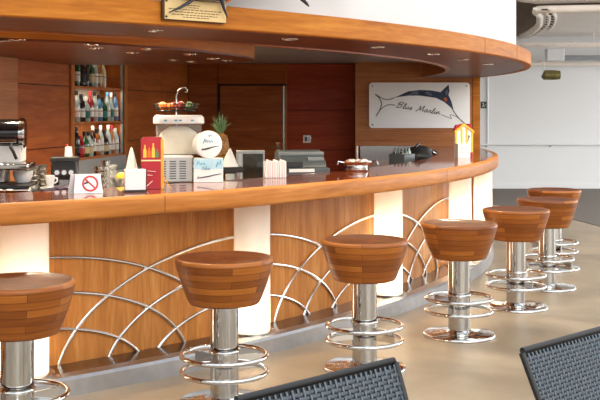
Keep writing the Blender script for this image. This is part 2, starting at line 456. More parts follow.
# wall on the left behind the bar (a frame of its own: x along the wall, y into the wall)
WO = (-2.217,9.926); WA = atan2(.987,.163)
def wl(s, h, off=0):
    return (WO[0]+.163*s-.987*(-off)*-1, WO[1]+.987*s+.163*off, h) if False else (WO[0]+cos(WA)*s-sin(WA)*off, WO[1]+sin(WA)*s+cos(WA)*off, h)
RC = 2.19            # height of the recessed ceiling behind the bar
m = MB()
m.box(-5.2,-.10,.02,.12,0,RC); m.box(-6.15,-5.2,.02,.12,0,1.99); m.box(1.56,4.16,.02,.12,0,RC); m.box(-.10,1.56,.02,.12,0,1.05)
w = struct(m, 'wall_left', 'groove', loc=(WO[0],WO[1],0), rot=(0,0,WA))
def panel(m, x0, x1, z0, z1, y0=0, y1=.025, g=.004): m.box(x0+g,x1-g,y0,y1,z0+g,z1-g)
m = MB()
for x0, x1 in ((-1.35,-.10),(1.56,2.9),(2.9,4.12)):
    for z0, z1 in ((0,.6),(.6,1.2),(1.2,1.78),(1.78,RC)): panel(m, x0, x1, z0, z1)
m.build('panelling', 'wall_wood', w, bevel=.002)
m = MB(); panel(m, -5.2, -1.36, 0, RC, -.06, .02); panel(m, -6.15, -5.2, 0, 1.985, -.06, .02); m.build('pilaster', 'partition_wood', w, bevel=.003)
m = MB(); m.box(-.10,1.56,-.004,.02,.9,1.05); m.build('splashback', 'satin_grey', w)
# wall with the door
m = MB(); x0 = wl(4.13,0)[0]; m.box(x0-.2,.95,BACKY+.03,BACKY+.13,0,RC); w = struct(m, 'wall_back', 'groove')
xd0, xd1 = at(220,100,BACKY)[0], at(283,100,BACKY)[0]
m = MB(); panel(m, x0, xd0-.03, 0, RC, BACKY, BACKY+.03)
panel(m, xd0-.03, xd1+.06, 1.905, RC, BACKY, BACKY+.03); m.build('panelling', 'wall_wood', w, bevel=.002)
m = MB()
for z0, z1 in ((0,.5),(.5,1.0),(1.0,1.55),(1.55,RC)): panel(m, xd1+.06, .95, z0, z1, BACKY, BACKY+.03)
m.build('panelling', 'wall_wood_deep', w, bevel=.002)
d = struct(MB().box(xd0,xd1,BACKY-.005,BACKY+.03,0,1.885), 'door_1', 'wall_wood', bevel=.003)
m = MB(); m.box(xd0-.03,xd0,BACKY-.02,BACKY+.03,0,1.905); m.box(xd0-.03,xd1+.06,BACKY-.02,BACKY+.03,1.885,1.905); m.build('door_frame', 'groove', d)
m = MB(); m.box(xd1,xd1+.022,BACKY-.022,BACKY+.03,0,1.885); m.build('door_edge', 'brushed_steel', d, label='bright steel edge strip')
m = MB(); m.box(xd1+.03,xd1+.06,BACKY-.02,BACKY+.03,0,RC); m.build('door_jamb', 'cabinet_wood', d)
hx = xd1-.07
m = MB(); m.box(hx-.025,hx+.025,BACKY-.015,BACKY-.005,.93,1.1); m.tube([(hx,BACKY-.015,1.04),(hx,BACKY-.06,1.04),(hx-.13,BACKY-.06,1.04)], .011, 8); m.build('door_handle', 'chrome', d, label='chrome lever handle')
t = thing('wall_switch', 'small chrome switch plate on the red-brown wall right of the door', 'switch', at(307,139,BACKY))
MB().box(-.055,.055,-.012,0,-.055,.055).build('plate', 'brushed_steel', t, bevel=.004)
MB().box(-.03,0,-.02,-.012,-.03,.03).build('rocker', 'dark_plastic', t); MB().box(.012,.038,-.02,-.012,-.03,.03).build('rocker', 'white_plastic', t)
# partition with the sign
x0, x1 = at(355,0,PARTY)[0], at(480,0,PARTY)[0]; xs = 1.62
m = MB(); m.slab([(x0,0),(x1,0),(x1,1.99),(xs,1.99),(xs,RC),(x0,RC)], PARTY+.02, PARTY+.14); w = struct(m, 'wall_partition', 'groove')
m = MB()
zz = [0,.42,.84,1.26,1.6,1.985]
for a, b in zip(zz, zz[1:]): panel(m, x0+.05, x1-.10, a, b, PARTY, PARTY+.02, .0015)
panel(m, x0+.05, xs, 1.985, RC, PARTY, PARTY+.02, .0015); m.build('panelling', 'partition_wood', w)
m = MB(); m.box(x0,x0+.05,PARTY-.012,PARTY+.14,0,RC); m.build('edge_post', 'partition_wood', w, bevel=.003)
m = MB(); m.box(x1-.10,x1,PARTY-.012,PARTY+.14,0,1.99); m.build('edge_post', 'fascia_wood', w, bevel=.003)
# recessed ceiling behind the bar
P = [pol(8.42, t)[:2] for t in range(-64,10,2)]
P = [p for p in P if p[1] < PARTY]
struct(MB().prism(P+[(x0+.9,BACKY+.05),(-1.6,BACKY+.05),(-2.3,9.9),(-3.0,5.3)], RC, RC+.06), 'ceiling_recess', 'recess_wood')

# white drum above the canopy
struct(MB().sweep([(9.11,2.10),(9.11,4.0),(9.05,4.0),(9.05,2.10)], -85, 60, 160), 'wall_drum', 'white_paint', smooth=30)

# ---------------------------------------------------------------- bar canopy
HS = 1.994
t = thing('bar_canopy', 'curved wooden canopy with orange fascia hanging over the whole bar', 'canopy', (0,0,0))
MB().sweep([(9.26,HS+.006),(9.26,HS+.125),(9.25,HS+.129),(9.10,HS+.129),(9.10,HS+.115),(9.20,HS+.11),(9.20,HS),(9.254,HS)], -85, 45, 170).build('fascia', 'fascia_wood', t)
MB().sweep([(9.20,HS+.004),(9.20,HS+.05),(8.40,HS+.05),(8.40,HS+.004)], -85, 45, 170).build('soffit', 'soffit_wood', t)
MB().sweep([(8.415,HS-.004),(8.415,HS+.02),(8.39,HS+.20),(8.365,HS+.20),(8.365,HS-.004)], -85, 7.8, 170).build('inner_lip', 'lip_wood', t)
for px in (485,517):
    a, d2 = cyl(px, 9.26); m = MB(); m.box(-.0018,.0018,-.0012,.001,HS+.004,HS+.128)
    q = pol(9.26, a); m.build('joint', 'groove', t, loc=(q[0],q[1],0), rot=(0,0,radians(a)+pi/2))
# inner canopy over the service side
front = [(-2.88,5.62),(-2.5,5.85),(-1.86,6.3),(-1.38,6.67),(-1.05,7.1),(-.81,7.45),(-.59,8.0),(-.45,8.4),(-.39,8.7),(-.42,9.0),(-.55,9.3),(-.9,9.6),(-1.5,9.75),(-2.2,9.8)]
back = [wl(-.1,0,-.01)[:2], wl(-2,0,-.01)[:2], wl(-3.9,0,-.01)[:2]]
t = thing('service_canopy', 'smaller curved wooden canopy over the service side, inside the big one', 'canopy', (0,0,0))
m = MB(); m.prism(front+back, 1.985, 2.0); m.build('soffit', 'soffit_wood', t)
m = MB(); n = len(front)
ctr = (-1.6,8.2)
inn = [(p[0]+(ctr[0]-p[0])*.03, p[1]+(ctr[1]-p[1])*.03) for p in front]
m.prism(front+inn[::-1], 2.0, RC); m.build('fascia', 'fascia_wood', t, smooth=60)

# recessed downlights
def downlight(loc, label, e):
    t = thing('downlight', label, 'ceiling light', loc, 0, 'recessed downlights')
    MB().lathe([(.034,-.001),(.036,-.007),(.052,-.006),(.056,0)], 20).build('trim_ring', 'chrome', t)
    MB().lathe([(0,-.002),(.034,-.002)], 20).build('lens', 'lens', t)
    lamp('SPOT', 'bulb', (0,0,-.012), e, (1,.80,.55), t, spot_size=radians(155), spot_blend=.8, shadow_soft_size=.03)
names = ['under the plaque', 'above the paper napkins', 'above the silver tray', 'above the left end of the fish sign', 'above the middle of the fish sign', 'above the right end of the fish sign']
for (px, py), nm in zip([(154,30.5),(290,39),(377,47),(433,54),(463,59.5),(488,64)], names):
    p = on(px, py, HS+.004); downlight(p, 'recessed chrome downlight in the big canopy soffit, '+nm, 30)
names = ['at the far left picture edge','just right of the left picture edge','front one above the bottle cabinet','back one above the bottle cabinet','right of the bottle cabinet, low','right of the bottle cabinet, front','behind the fruit stand hook','front one above the pineapple','back one above the pineapple','near the rounded tip, front','near the rounded tip, back']
for (px, py), nm in zip([(3,40.5),(18,39.5),(92,44.5),(96,48),(133,52.5),(148,49.0),(174,60),(190,54),(192,61.5),(214,58.5),(227,60.5)], names):
    p = on(px, py, 1.985); downlight(p, 'recessed chrome downlight in the service canopy, '+nm, 31)

# ---------------------------------------------------------------- bar counter
HC = 1.075
END = PARTY-.03
T0 = -64.6
def dR(t):
    x = min(max((t+31)/22, 0), 1); return .09*x*x*(3-2*x)
bar = thing('bar_counter', 'long curved wooden bar counter with glowing columns and steel arcs', 'bar counter', (0,0,0))
MB().sweep([(8.87,HC-.03),(8.87,HC),(8.28,HC),(8.28,HC-.03)], T0, 3, 170, ends=END).build('worktop', 'top_wood', bar)
MB().sweep([(8.87,HC-.112),(8.915,HC-.112),(8.926,HC-.104),(8.93,HC-.09),(8.93,HC-.02),(8.926,HC-.006),(8.915,HC),(8.87,HC)], T0, 3, 170, ends=END).build('edge_band', 'counter_edge_wood', bar, smooth=50)
MB().sweep([(8.32,HC-.11),(8.87,HC-.11),(8.87,HC-.03),(8.32,HC-.03)], T0, 3, 120, ends=END).build('underside', 'counter_edge_wood', bar)
MB().sweep([(8.32,0),(8.36,0),(8.36,HC-.11),(8.32,HC-.11)], T0, 3, 120, ends=END).build('back_panel', 'brushed_steel', bar)
for px in (165,447):
    a, d2 = cyl(px, 8.93); m = MB(); m.box(-.0015,.0015,-.001,.001,HC-.10,HC-.008)
    q = pol(8.93, a); m.build('joint', 'deck_wood', bar, loc=(q[0],q[1],0), rot=(0,0,radians(a)+pi/2))
cols = [(-53.0,8.585,.135),(-42.15,8.58,.12),(-30.85,8.585,.112),(-19.8,8.68,.105),(-8.9,8.77,.100)]
bounds = [T0]+[c[0] for c in cols]+[3.0]
for i, (a, b) in enumerate(zip(bounds, bounds[1:])):
    e = END if i == len(bounds)-2 else None
    MB().sweep([(8.46,.1),(8.48,.1),(8.48,HC-.11),(8.46,HC-.11)], a, b, 40, dr=dR, ends=e).build('front_panel', 'front_wood', bar)
MB().sweep([(8.36,.02),(8.68,.02),(8.68,.1),(8.36,.1)], T0, 3, 150, dr=dR, ends=END).build('plinth', 'deck_wood', bar)
MB().sweep([(8.68,.0),(8.79,.0),(8.785,.088),(8.77,.103),(8.68,.103)], T0, 3, 150, dr=dR, ends=END).build('kick_rail', 'dull_steel', bar, smooth=30, label='brushed steel kick rail along the foot of the bar')
for i, (tc, R, r) in enumerate(cols):
    c = pol(R, tc)
    o = MB().lathe([(r,.118),(r,HC-.112)], 40, (c[0],c[1],0)).build('light_column', 'frosted_glass', bar, smooth=60, label='frosted glowing column')
    MB().lathe([(0,.103),(r+.03,.103),(r+.03,.112),(r+.015,.118),(0,.118)], 36, (c[0],c[1],0)).build('column_foot', 'brushed_steel', o)
    for h, e in ((.24, (.8,1.1,1.0,.75,.7)[i]),(.58,(.55,.1,.75,.6,.55)[i])):
        lamp('POINT', 'column_bulb', (c[0],c[1],h), 3.4*e, (1,.84,.58), bar, shadow_soft_size=.05)
    rt = tc if i else -52.5
    for hw, ht in ((9.2,.62),(7.1,.42),(4.95,.215)):
        P = []
        for k in range(65):
            a = pi-pi*k/64; t = rt+hw*cos(a)
            if t > 2.4: continue
            P.append(pol(8.489+dR(t), t, -.03+(ht+.13)*sqrt(max(0,1-((t-rt)/(hw*1.0165))**2))) if abs(t-rt) < hw*.999 else pol(8.489+dR(t), t, .1))
        MB().tube(P, .0105, 10).build('arc_rail', 'rail_steel', bar, label='polished steel arc on the bar front')

# service bench behind the counter
b = thing('service_bench', 'low steel service bench behind the bar counter', 'bench', (0,0,0))
MB().sweep([(8.30,.885),(8.30,.92),(7.45,.92),(7.45,.885)], -57, 0, 90, ends=12.85).build('worktop', 'brushed_steel', b)
MB().sweep([(8.28,0),(8.28,.885),(7.55,.885),(7.55,0)], -57, 0, 60, ends=12.85).build('cabinet_body', 'dull_steel', b)

# ---------------------------------------------------------------- bar stools
def make_stool(label, loc):
    t = thing('bar_stool', label, 'bar stool', loc, 0, 'bar stools along the counter')
    prof = [(.0,.533),(.172,.533),(.184,.537),(.191,.548)]
    for k in range(1,11):
        x = k/10; prof.append((.191+.067*x+.004*sin(pi*x), .548+.194*x))
    prof += [(.2605,.753),(.2605,.763),(.256,.771),(.248,.7745),(.240,.774)]
    seat = MB().lathe(prof, 64).build('seat', 'stave_wood', t, smooth=50)
    MB().lathe([(.240,.774),(.22,.768),(.18,.759),(.10,.753),(0,.751)], 64).build('seat_top', 'seat_wood', seat, smooth=60, label='dished dark wooden seat top')
    pole = MB().lathe([(0,.02),(.074,.02),(.074,.536),(0,.536)], 40).build('pole', 'pole_chrome', t)
    MB().lathe([(.074,.272),(.081,.274),(.083,.281),(.081,.288),(.074,.29)], 40).build('collar', 'chrome', pole, smooth=60)
    for h in (.258,.172):
        MB().tube([(.224*cos(2*pi*k/64),.224*sin(2*pi*k/64),h) for k in range(64)], .013, 10, closed=True).build('foot_ring', 'chrome', t, smooth=80)
    for k in range(3):
        a = 2*pi*k/3+.5
        m = MB(); m.box(.07,.216,-.004,.004,.178,.252)
        o = m.build('bracket', 'chrome', t, rot=(0,0,a))
    MB().lathe([(0,0),(.246,0),(.249,.006),(.246,.016),(.235,.021),(.12,.027),(.09,.032),(.078,.044),(.074,.046)], 64).build('base', 'chrome', t, smooth=50)
    return t
sp = [(17.5,4.62,'wooden barrel-seat bar stool cut off by the left picture edge, nearest to the camera'),
      (224.3,5.36,'wooden barrel-seat bar stool in front of the second glowing column from the left'),
      (364.5,6.10,'wooden barrel-seat bar stool whose base is partly hidden by the nearer woven chair'),
      (459,6.99,'wooden barrel-seat bar stool with whole round base in view, fourth from the left'),
      (516,7.98,'wooden barrel-seat bar stool, fifth from the left, overlapping the stool behind its right side'),
      (547,8.86,'wooden barrel-seat bar stool, sixth from the left, in front of the farthest one'),
      (554,9.95,'wooden barrel-seat bar stool farthest away, last of the row near the grey carpet')]
st0 = None
for px, d, lb in sp:
    loc = ((px-300)/F*d, d, 0)
    if st0 is None: st0 = make_stool(lb, loc); st0.rotation_euler = (0,0,.3)
    else: dup(st0, loc, random.uniform(0,6), lb)

# ---------------------------------------------------------------- woven chairs in the foreground
def make_chair(label, loc, rz):
    t = thing('woven_chair', label, 'chair', loc, rz, 'woven terrace chairs')
    W, HB, HT, y0 = .29, .43, .85, .20
    lean = math.tan(radians(23))
    def bp(x, h, off=0): # point on the back plane; taper towards the seat
        k = (h-HB)/(HT-HB); w = .92+.08*k
        return (x*w, y0+(h-HB)*lean*1.0+off, h)
    # woven panel: undulating strands over upright stakes
    m = MB(); nx = 30; rows = 34; wid = .0062
    for r in range(rows):
        h = HB+.012+(HT-HB-.03)*(r+.5)/rows
        v = []; f = []
        for k in range(nx*4+1):
            x = -W+2*W*k/(nx*4)
            o = .0035*sin(pi*(k/4.0)+pi*(r % 2))
            a = bp(x, h-wid*.8, o-.001); b2 = bp(x, h, o*1.25-.003); c = bp(x, h+wid*.8, o-.001)
            v += [a, b2, c]
        for k in range(nx*4):
            for j in (0,1): f.append((3*k+j, 3*k+j+1, 3*k+j+4, 3*k+j+3))
        m.add(v, f)
    m.build('woven_back', 'strand', t, smooth=80)
    m = MB()
    for k in range(nx):
        x = -W+2*W*(k+.5)/nx
        m.tube([bp(x,HB), bp(x,HT-.01)], .0028, 6)
    m.build('back_stakes', 'stake', t)
    m = MB(); v = [bp(-W,HB,.004),bp(W,HB,.004),bp(W,HT-.01,.004),bp(-W,HT-.01,.004)]; m.add(v, [(0,1,2,3)]); v2 = [bp(-W,HB,.008),bp(W,HB,.008),bp(W,HT-.01,.008),bp(-W,HT-.01,.008)]; m.add(v2, [(0,1,2,3)])
    m.build('back_lining', 'chair_frame_black', t)
    m = MB(); m.tube([bp(-W,HB-.02), bp(-W,HT-.006), bp(-W+.006,HT), bp(W-.006,HT), bp(W,HT-.006), bp(W,HB-.02)], .0095, 10); m.build('back_frame', 'chair_frame_black', t, smooth=60)
    m = MB(); rows = 30
    for r in range(rows):
        y = -.24+.44*(r+.5)/rows; v = []; f = []
        for k in range(97):
            x = -.265+.53*k/96; o = .003*sin(pi*k/4.0+pi*(r % 2))
            v += [(x,y-.006,.43+o),(x,y,.433+o),(x,y+.006,.43+o)]
        for k in range(96):
            for j in (0,1): f.append((3*k+j,3*k+j+1,3*k+j+4,3*k+j+3))
        m.add(v, f)
    m.build('woven_seat', 'strand', t, smooth=80)
    MB().box(-.27,.27,-.25,.21,.39,.424).build('seat_frame', 'chair_frame_black', t, bevel=.01)
    for sx in (-1,1):
        MB().tube([(sx*.25,-.225,.39),(sx*.262,-.24,0)], .014, 10).build('leg', 'chair_frame_black', t)
        MB().tube([(sx*.25,.19,.39),(sx*.262,.24,0)], .014, 10).build('leg', 'chair_frame_black', t)
    return t
ca, sa = cos(radians(43)), sin(radians(43))
def chair_origin(cx, cy, sgn):           # from the seen top corner of the back
    off = .20+(.85-.43)*math.tan(radians(23))
    mx, my = cx+sgn*.29*ca, cy+sgn*.29*sa
    return (mx+sa*off, my-ca*off, 0)
ch = make_chair('dark grey woven chair back at the bottom middle of the photo', chair_origin(.266,2.845,-1), radians(43))
dup(ch, chair_origin(.642,2.95,1), radians(43), 'dark grey woven chair back in the bottom right corner of the photo')

# ---------------------------------------------------------------- bottle cabinet in the left wall
cab = thing('bottle_cabinet', 'lit wooden wall cabinet with three shelves of bottles', 'cabinet', (WO[0],WO[1],0), WA)
m = MB(); m.box(-.09,-.0,-.02,.30,1.05,RC); m.build('side_panel', 'cabinet_wood', cab, bevel=.003)
m = MB(); m.box(1.457,1.555,-.02,.30,1.05,RC); m.build('side_panel', 'cabinet_wood', cab, bevel=.003)
MB().box(0,1.457,.28,.30,1.05,RC).build('back_panel', 'cabinet_wood', cab)
MB().box(0,1.457,.268,.279,1.44,1.80).build('light_panel', 'cabinet_light', cab, label='pale back panel')
MB().box(0,1.457,-.015,.28,2.11,RC).build('header', 'dull_steel', cab)
for h in (1.07,1.43,1.79): MB().box(0,1.457,-.01,.28,h-.02,h).build('shelf', 'cabinet_wood', cab, bevel=.002)
for h in (1.07,1.43,1.79): MB().tube([(0,-.004,h+.11),(1.457,-.004,h+.11)], .004, 8).build('rail', 'chrome', cab)
MB().box(1.40,1.425,-.012,.01,1.07,2.11).build('door_edge', 'glass', cab)
MB().box(1.428,1.44,-.012,.01,1.07,2.11).build('door_frame', 'black', cab)
lamp('AREA', 'cabinet_strip', (.73,.06,2.10), .5, (1,.85,.62), cab, size=1.2, size_y=.05, shape='RECTANGLE')
lamp('AREA', 'cabinet_strip', (.73,.05,1.405), 2, (1,.88,.7), cab, size=1.3, size_y=.05, shape='RECTANGLE')
lamp('AREA', 'cabinet_strip', (.73,.05,1.765), 2.4, (1,.88,.7), cab, size=1.3, size_y=.05, shape='RECTANGLE')
BS = {}
def bottle_mesh(kind):
    if kind in BS: return BS[kind]
    h, r, sh, nr = dict(tall=(.315,.038,.20,.015), slim=(.31,.033,.18,.013), round=(.26,.050,.15,.017), square=(.28,.043,.185,.017), short=(.22,.042,.13,.016))[kind]
    BS[kind] = ([(0,0),(r*.94,0),(r,.008),(r,sh*.9),(r*.86,sh+.012),(nr*1.15,sh+.045),(nr,sh+.06),(nr,h-.02),(0,h-.02)], [(nr*1.18,h-.045),(nr*1.2,h),(0,h)], (r, sh))
    return BS[kind]
ordn = ['first','second','third','fourth','fifth','sixth','seventh','eighth','ninth','tenth','eleventh']
rowspec = [('top', 1.79, [('green','tall','label_white','black'),('dark','round','label_black','label_red'),('brown','tall','label_black','label_red'),('green','square','label_cream','yellow_card'),('clear','tall','label_white','label_white'),('amber','tall','label_cream','label_white'),('pale','slim','label_white','label_white')]),
 ('middle', 1.43, [('clear','tall','label_white','black'),('dark','square','label_white','black'),('clear','round','label_teal','label_white'),('red','tall','label_white','label_red'),('clear','tall','label_white','black'),('blue','square','label_white','black'),('green','round','label_teal','black'),('clear','tall','label_white','blue_ink'),('clear','slim','label_teal','label_white'),('blue','tall','label_white','black')]),
 ('bottom', 1.07, [('dark','tall','label_black','black'),('red','short','label_red','label_red'),('green','round','label_cream','black'),('clear','round','label_cream','black'),('brown','tall','label_white','label_white'),('amber','square','label_white','black'),('clear','tall','label_white','label_white'),('brown','round','label_cream','black'),('clear','tall','label_white','label_white'),('amber','slim','label_white','label_red'),('clear','square','label_white','label_white')])]
for rn, h, lst in rowspec:
    n = len(lst); span = .90 if rn == 'top' else 1.27
    for k, (c, kind, lab, cap) in enumerate(lst):
        s = .03+(span-.02)*(k+.5)/n
        prof, cp, (r, shh) = bottle_mesh(kind)
        off = .06+.003*((k*7) % 3)
        p = wl(s+off/.42, h+.0006, off)
        t = thing('bottle', f'{c} glass {kind} bottle, {ordn[k]} from the left on the {rn} shelf of the wall cabinet', 'bottle', p, WA, 'bottles in the wall cabinet')
        gb = MB().lathe(prof, 18).build('glass_body', 'bottle_'+c, t, smooth=50)
        MB().lathe([(r+.0008,shh*.25),(r+.0008,shh*.72)], 18).build('paper_label', lab, gb)
        MB().lathe(cp, 12).build('cap', cap, gb)

# back bench along the wall
t = thing('back_bench', 'steel bench along the wall under the bottle cabinet', 'bench', (WO[0],WO[1],0), WA)
MB().box(-1.3,3.6,-.55,-.006,.86,.9).build('worktop', 'satin_grey', t, bevel=.004)
MB().box(-1.25,3.55,-.5,-.006,0,.86).build('cabinet_body', 'dull_steel', t)

# ---------------------------------------------------------------- things on the counter and behind it
TOP = HC+.0005; BEN = .9205
def yaw(p, extra=0): return atan2(p[1]-CY, p[0]-CX)+pi/2+extra      # local -y faces the customers' side

# coffee machine
p = at(-2,190,6.35); t = thing('coffee_machine', 'chrome and black espresso machine cut off by the left picture edge', 'coffee machine', (p[0]-.055,p[1],BEN), radians(8))
MB().box(-.38,.28,-.2,.22,.03,.155).build('base', 'brushed_steel', t, bevel=.012)
MB().box(-.38,.275,-.235,-.205,.12,.152).build('front_bar', 'chrome', t, bevel=.008)
MB().box(-.37,.27,-.21,.20,.155,.17).build('drip_tray', 'black', t)
MB().box(-.36,.10,.0,.20,.17,.40).build('back_panel', 'brushed_steel', t, bevel=.01)
MB().box(-.38,.26,-.16,.2,.26,.30).build('shelf_bar', 'chrome', t, bevel=.012)
MB().box(-.37,.20,-.06,.2,.30,.41).build('side_panel', 'white_plastic', t, bevel=.01)
m = MB(); m.tube([(-.38,-.02,.485),(.20,-.02,.485)], .088, 24); boiler = m.build('boiler', 'black_gloss', t)
m = MB(); m.tube([(.19,-.02,.485),(.215,-.02,.485),(.225,-.02,.485)], [.097,.097,.085], 28); m.build('end_cap', 'chrome', boiler)
m = MB(); m.tube([(-.38,-.11,.44),(.18,-.11,.44)], .012, 8); m.build('grip_rail', 'chrome', t)
for x in (-.02,.15):
    m = MB(); m.tube([(x,-.12,.42),(x,-.14,.40),(x+.02,-.17,.375),(x+.04,-.18,.33)], .010, 8); m.build('steam_wand', 'black', t)
m = MB(); m.tube([(.05,-.10,.26),(.05,-.10,.20)], .03, 14); m.build('group_head', 'chrome', t)
for x in (-.35,.25):
    for y in (-.17,.19): MB().lathe([(0,0),(.02,0),(.02,.03),(0,.03)], 12, (x,y,0)).build('foot', 'black', t)
# cups and small wares left
def cup(px, py, d, base, label, mat, r=.04, h=.07, handle=True, name='coffee_cup'):
    q = at(px, py, d); t = thing(name, label, 'cup', (q[0],q[1],base), .4)
    MB().lathe([(0,.0),(r*.6,0),(r*.75,.006),(r,h*.6),(r*1.05,h),(r*.95,h),(r*.9,h*.6),(0,.012)], 22).build('bowl', mat, t, smooth=50)
    if handle: MB().tube([(r*.9,0,h*.75),(r*1.5,0,h*.75),(r*1.55,0,h*.45),(r*.85,0,h*.3)], .006, 8).build('handle', mat, t)
    return t
t = cup(23,176,6.42,BEN+.215+.0,'white bowl-shaped cup on the coffee machine tray','white_plastic',.06,.075,False); t.location.z = BEN+.1705
def tower(px, d, base, htop, r, label, mat, name='cup_stack', cat='cups'):
    q = at(px, 0, d); t = thing(name, label, cat, (q[0],q[1],base))
    n = max(2, int((htop-base)/.035)); st = (htop-base)/n
    for k in range(n): MB().lathe([(0,k*st),(r*.72,k*st),(r,(k+.92)*st),(r*.9,(k+.92)*st),(0,k*st+.004)], 20).build('cup', mat, t, smooth=50)
    return t
for (px, d, ht, r, mat, lb) in [(33,7.0,1.17,.045,'dull_steel','stack of dull grey cups just right of the coffee machine'),(41,7.1,1.17,.045,'dull_steel','stack of dull grey cups left of the white mug'),
        (100,6.9,1.17,.045,'chrome','stack of steel shakers behind the no-smoking sign'),(106,7.1,1.2,.035,'chrome','tall narrow steel stack between shakers and plastic cups')]:
    tower(px, d, BEN, ht, r, lb, mat)
tower(112,6.75,BEN,1.19,.036,'stack of clear plastic cups right of the no-smoking sign','clear_plastic')
q = at(50,180,6.6); t = thing('wooden_block', 'low dark stand carrying the white mug', 'stand', (q[0],q[1],BEN)); MB().boxc((0,0,.06), (.09,.11,.12)).build('block', 'black', t, bevel=.004)
MB().boxc((0,0,.125), (.10,.12,.01)).build('top', 'satin_grey', t)
cup(50,175,6.6,BEN+.1305,'white mug in front of the black grinder','white_plastic',.03,.075)
# black grinder box
q = at(65,175,6.75); t = thing('blender_base', 'black appliance box with chrome dials behind the counter', 'appliance', (q[0],q[1],BEN), .15)
MB().box(-.085,.085,-.07,.07,0,.315).build('body', 'black_gloss', t, bevel=.01)
MB().box(-.09,.09,-.075,.075,.29,.32).build('lid', 'dark_plastic', t, bevel=.006)
for x in (-.045,0,.045): MB().tube([(x,-.07,.22),(x,-.085,.22)], .016, 12).build('dial', 'chrome', t)
MB().box(-.03,.03,-.074,-.069,.13,.17).build('badge', 'brushed_steel', t)
z = BEN+.32+.0005
t = thing('dispenser_cup', 'white tapered cup with red rim standing on the black appliance', 'cup', (at(68.5,0,6.78)[0],6.78,z)); MB().lathe([(0,0),(.027,0),(.022,.065),(0,.065)], 18).build('cup', 'white_plastic', t); MB().ball((-.013,0,.072), .009).build('red_tip', 'red_card', t)
# purple packets on a tray
q = at(62,188,6.36); t = thing('packet_tray', 'low tray of dark purple packets behind the counter edge', 'tray', (q[0],q[1],BEN), radians(25)); MB().box(-.125,.125,-.085,.085,0,.115).build('tray', 'dark_plastic', t, bevel=.004)
for k in range(9):
    m = MB(); m.box(-.045,.045,-.02,.02,0,.02); m.build('packet', ('purple_pack','grey_ink','purple_pack')[k % 3], t, loc=(-.085+.021*k,-.035+.035*(k % 3),.126+.006*(k % 2)), rot=(.2*((k*5)%3-1),.15*((k*7)%3-1),.6*k), bevel=.004)
# lemon
q = at(121.5,177,6.76); t = thing('fruit_bowl', 'small steel bowl holding a lemon behind the napkin holder', 'bowl', (q[0],q[1],BEN)); MB().lathe([(0,0),(.05,0),(.05,.13),(.075,.18),(.07,.18),(.0,.14)], 22).build('bowl', 'brushed_steel', t)
tag(MB().ball((0,0,0), (.038,.03,.03)).build('lemon', 'yellow_fruit', loc=(q[0],q[1],BEN+.185)), 'yellow lemon lying in the small steel bowl', 'fruit')
# white cloth cones
def cone(px, d, base, w, h, label, rz=0):
    q = at(px,0,d); m = MB(); n = 24; prof = []
    for k in range(n):
        a = 2*pi*k/n; r = 1+.12*sin(5*a); prof.append((cos(a)*r, sin(a)*r))
    v = []; f = []
    for j, (s, z) in enumerate(((1,0),(.8,.2),(.54,.5),(.28,.8),(.1,.97),(.03,1))):
        for c in prof: v.append((c[0]*w/2*s, c[1]*w/2.6*s, z*h))
    for j in range(5):
        for k in range(n): f.append((j*n+k, j*n+(k+1)%n, (j+1)*n+(k+1)%n, (j+1)*n+k))
    f.append(tuple(range(n-1,-1,-1))); f.append(tuple(5*n+k for k in range(n)))
    m.add(v, f)
    return tag(m.build('folded_napkin', 'cloth', loc=(q[0],q[1],base), rot=(0,0,rz), smooth=60), label, 'napkin')
# no smoking tent card
p = on(88.5,193.5,TOP); w, h = .165, .112
t = thing('tent_card', 'white folded no-smoking tent card on the counter', 'sign', p, radians(20))
dep = .055
m = MB(); m.slab([(-w/2,0),(w/2,0),(w/2-.012,h),(-w/2+.012,h)], 0, .002); m.build('front_leaf', 'paper', t, rot=(-math.atan(.03/h),0,0), loc=(0,-.0,.001))
m = MB(); m.slab([(-w/2,0),(w/2,0),(w/2-.012,h),(-w/2+.012,h)], 0, .002); m.build('back_leaf', 'paper', t, rot=(math.atan(.03/h),0,0), loc=(-.025,.06,.001))
g = bpy.data.objects.new('no_smoking_mark', None)
m = MB(); R = .041
m.tube([(R*cos(2*pi*k/40),-.001,h*.5+R*sin(2*pi*k/40)) for k in range(40)], .0055, 6, closed=True)
m.tube([(-R*.7,-.001,h*.5+R*.7),(R*.7,-.001,h*.5-R*.7)], .0045, 6)
m.build('no_smoking_ring', 'red_sign', t, rot=(-math.atan(.03/h),0,0), loc=(.012,0,.001))
m = MB(); m.box(-.026,.026,-.001,0,h*.5-.005,h*.5+.005); m.tube([(.018,-.001,h*.5+.008),(.02,-.001,h*.5+.018),(.012,-.001,h*.5+.022)], .0025, 6)
m.build('cigarette_mark', 'dark_ink', t, rot=(-math.atan(.03/h),radians(-20),0), loc=(-.005,0,.004))
# napkin holder
p = on(135.5,192.3,TOP); t = thing('napkin_holder', 'white napkin block in a black holder next to the no-smoking card', 'napkin holder', p, radians(14))
MB().box(-.062,.062,0,.07,.0,.010).build('base', 'black', t); MB().box(-.06,.06,.002,.066,.012,.131).build('napkins', 'paper', t, bevel=.003)
m = MB(); m.box(.060,.064,.0,.07,.0,.13); m.build('side_plate', 'black', t)
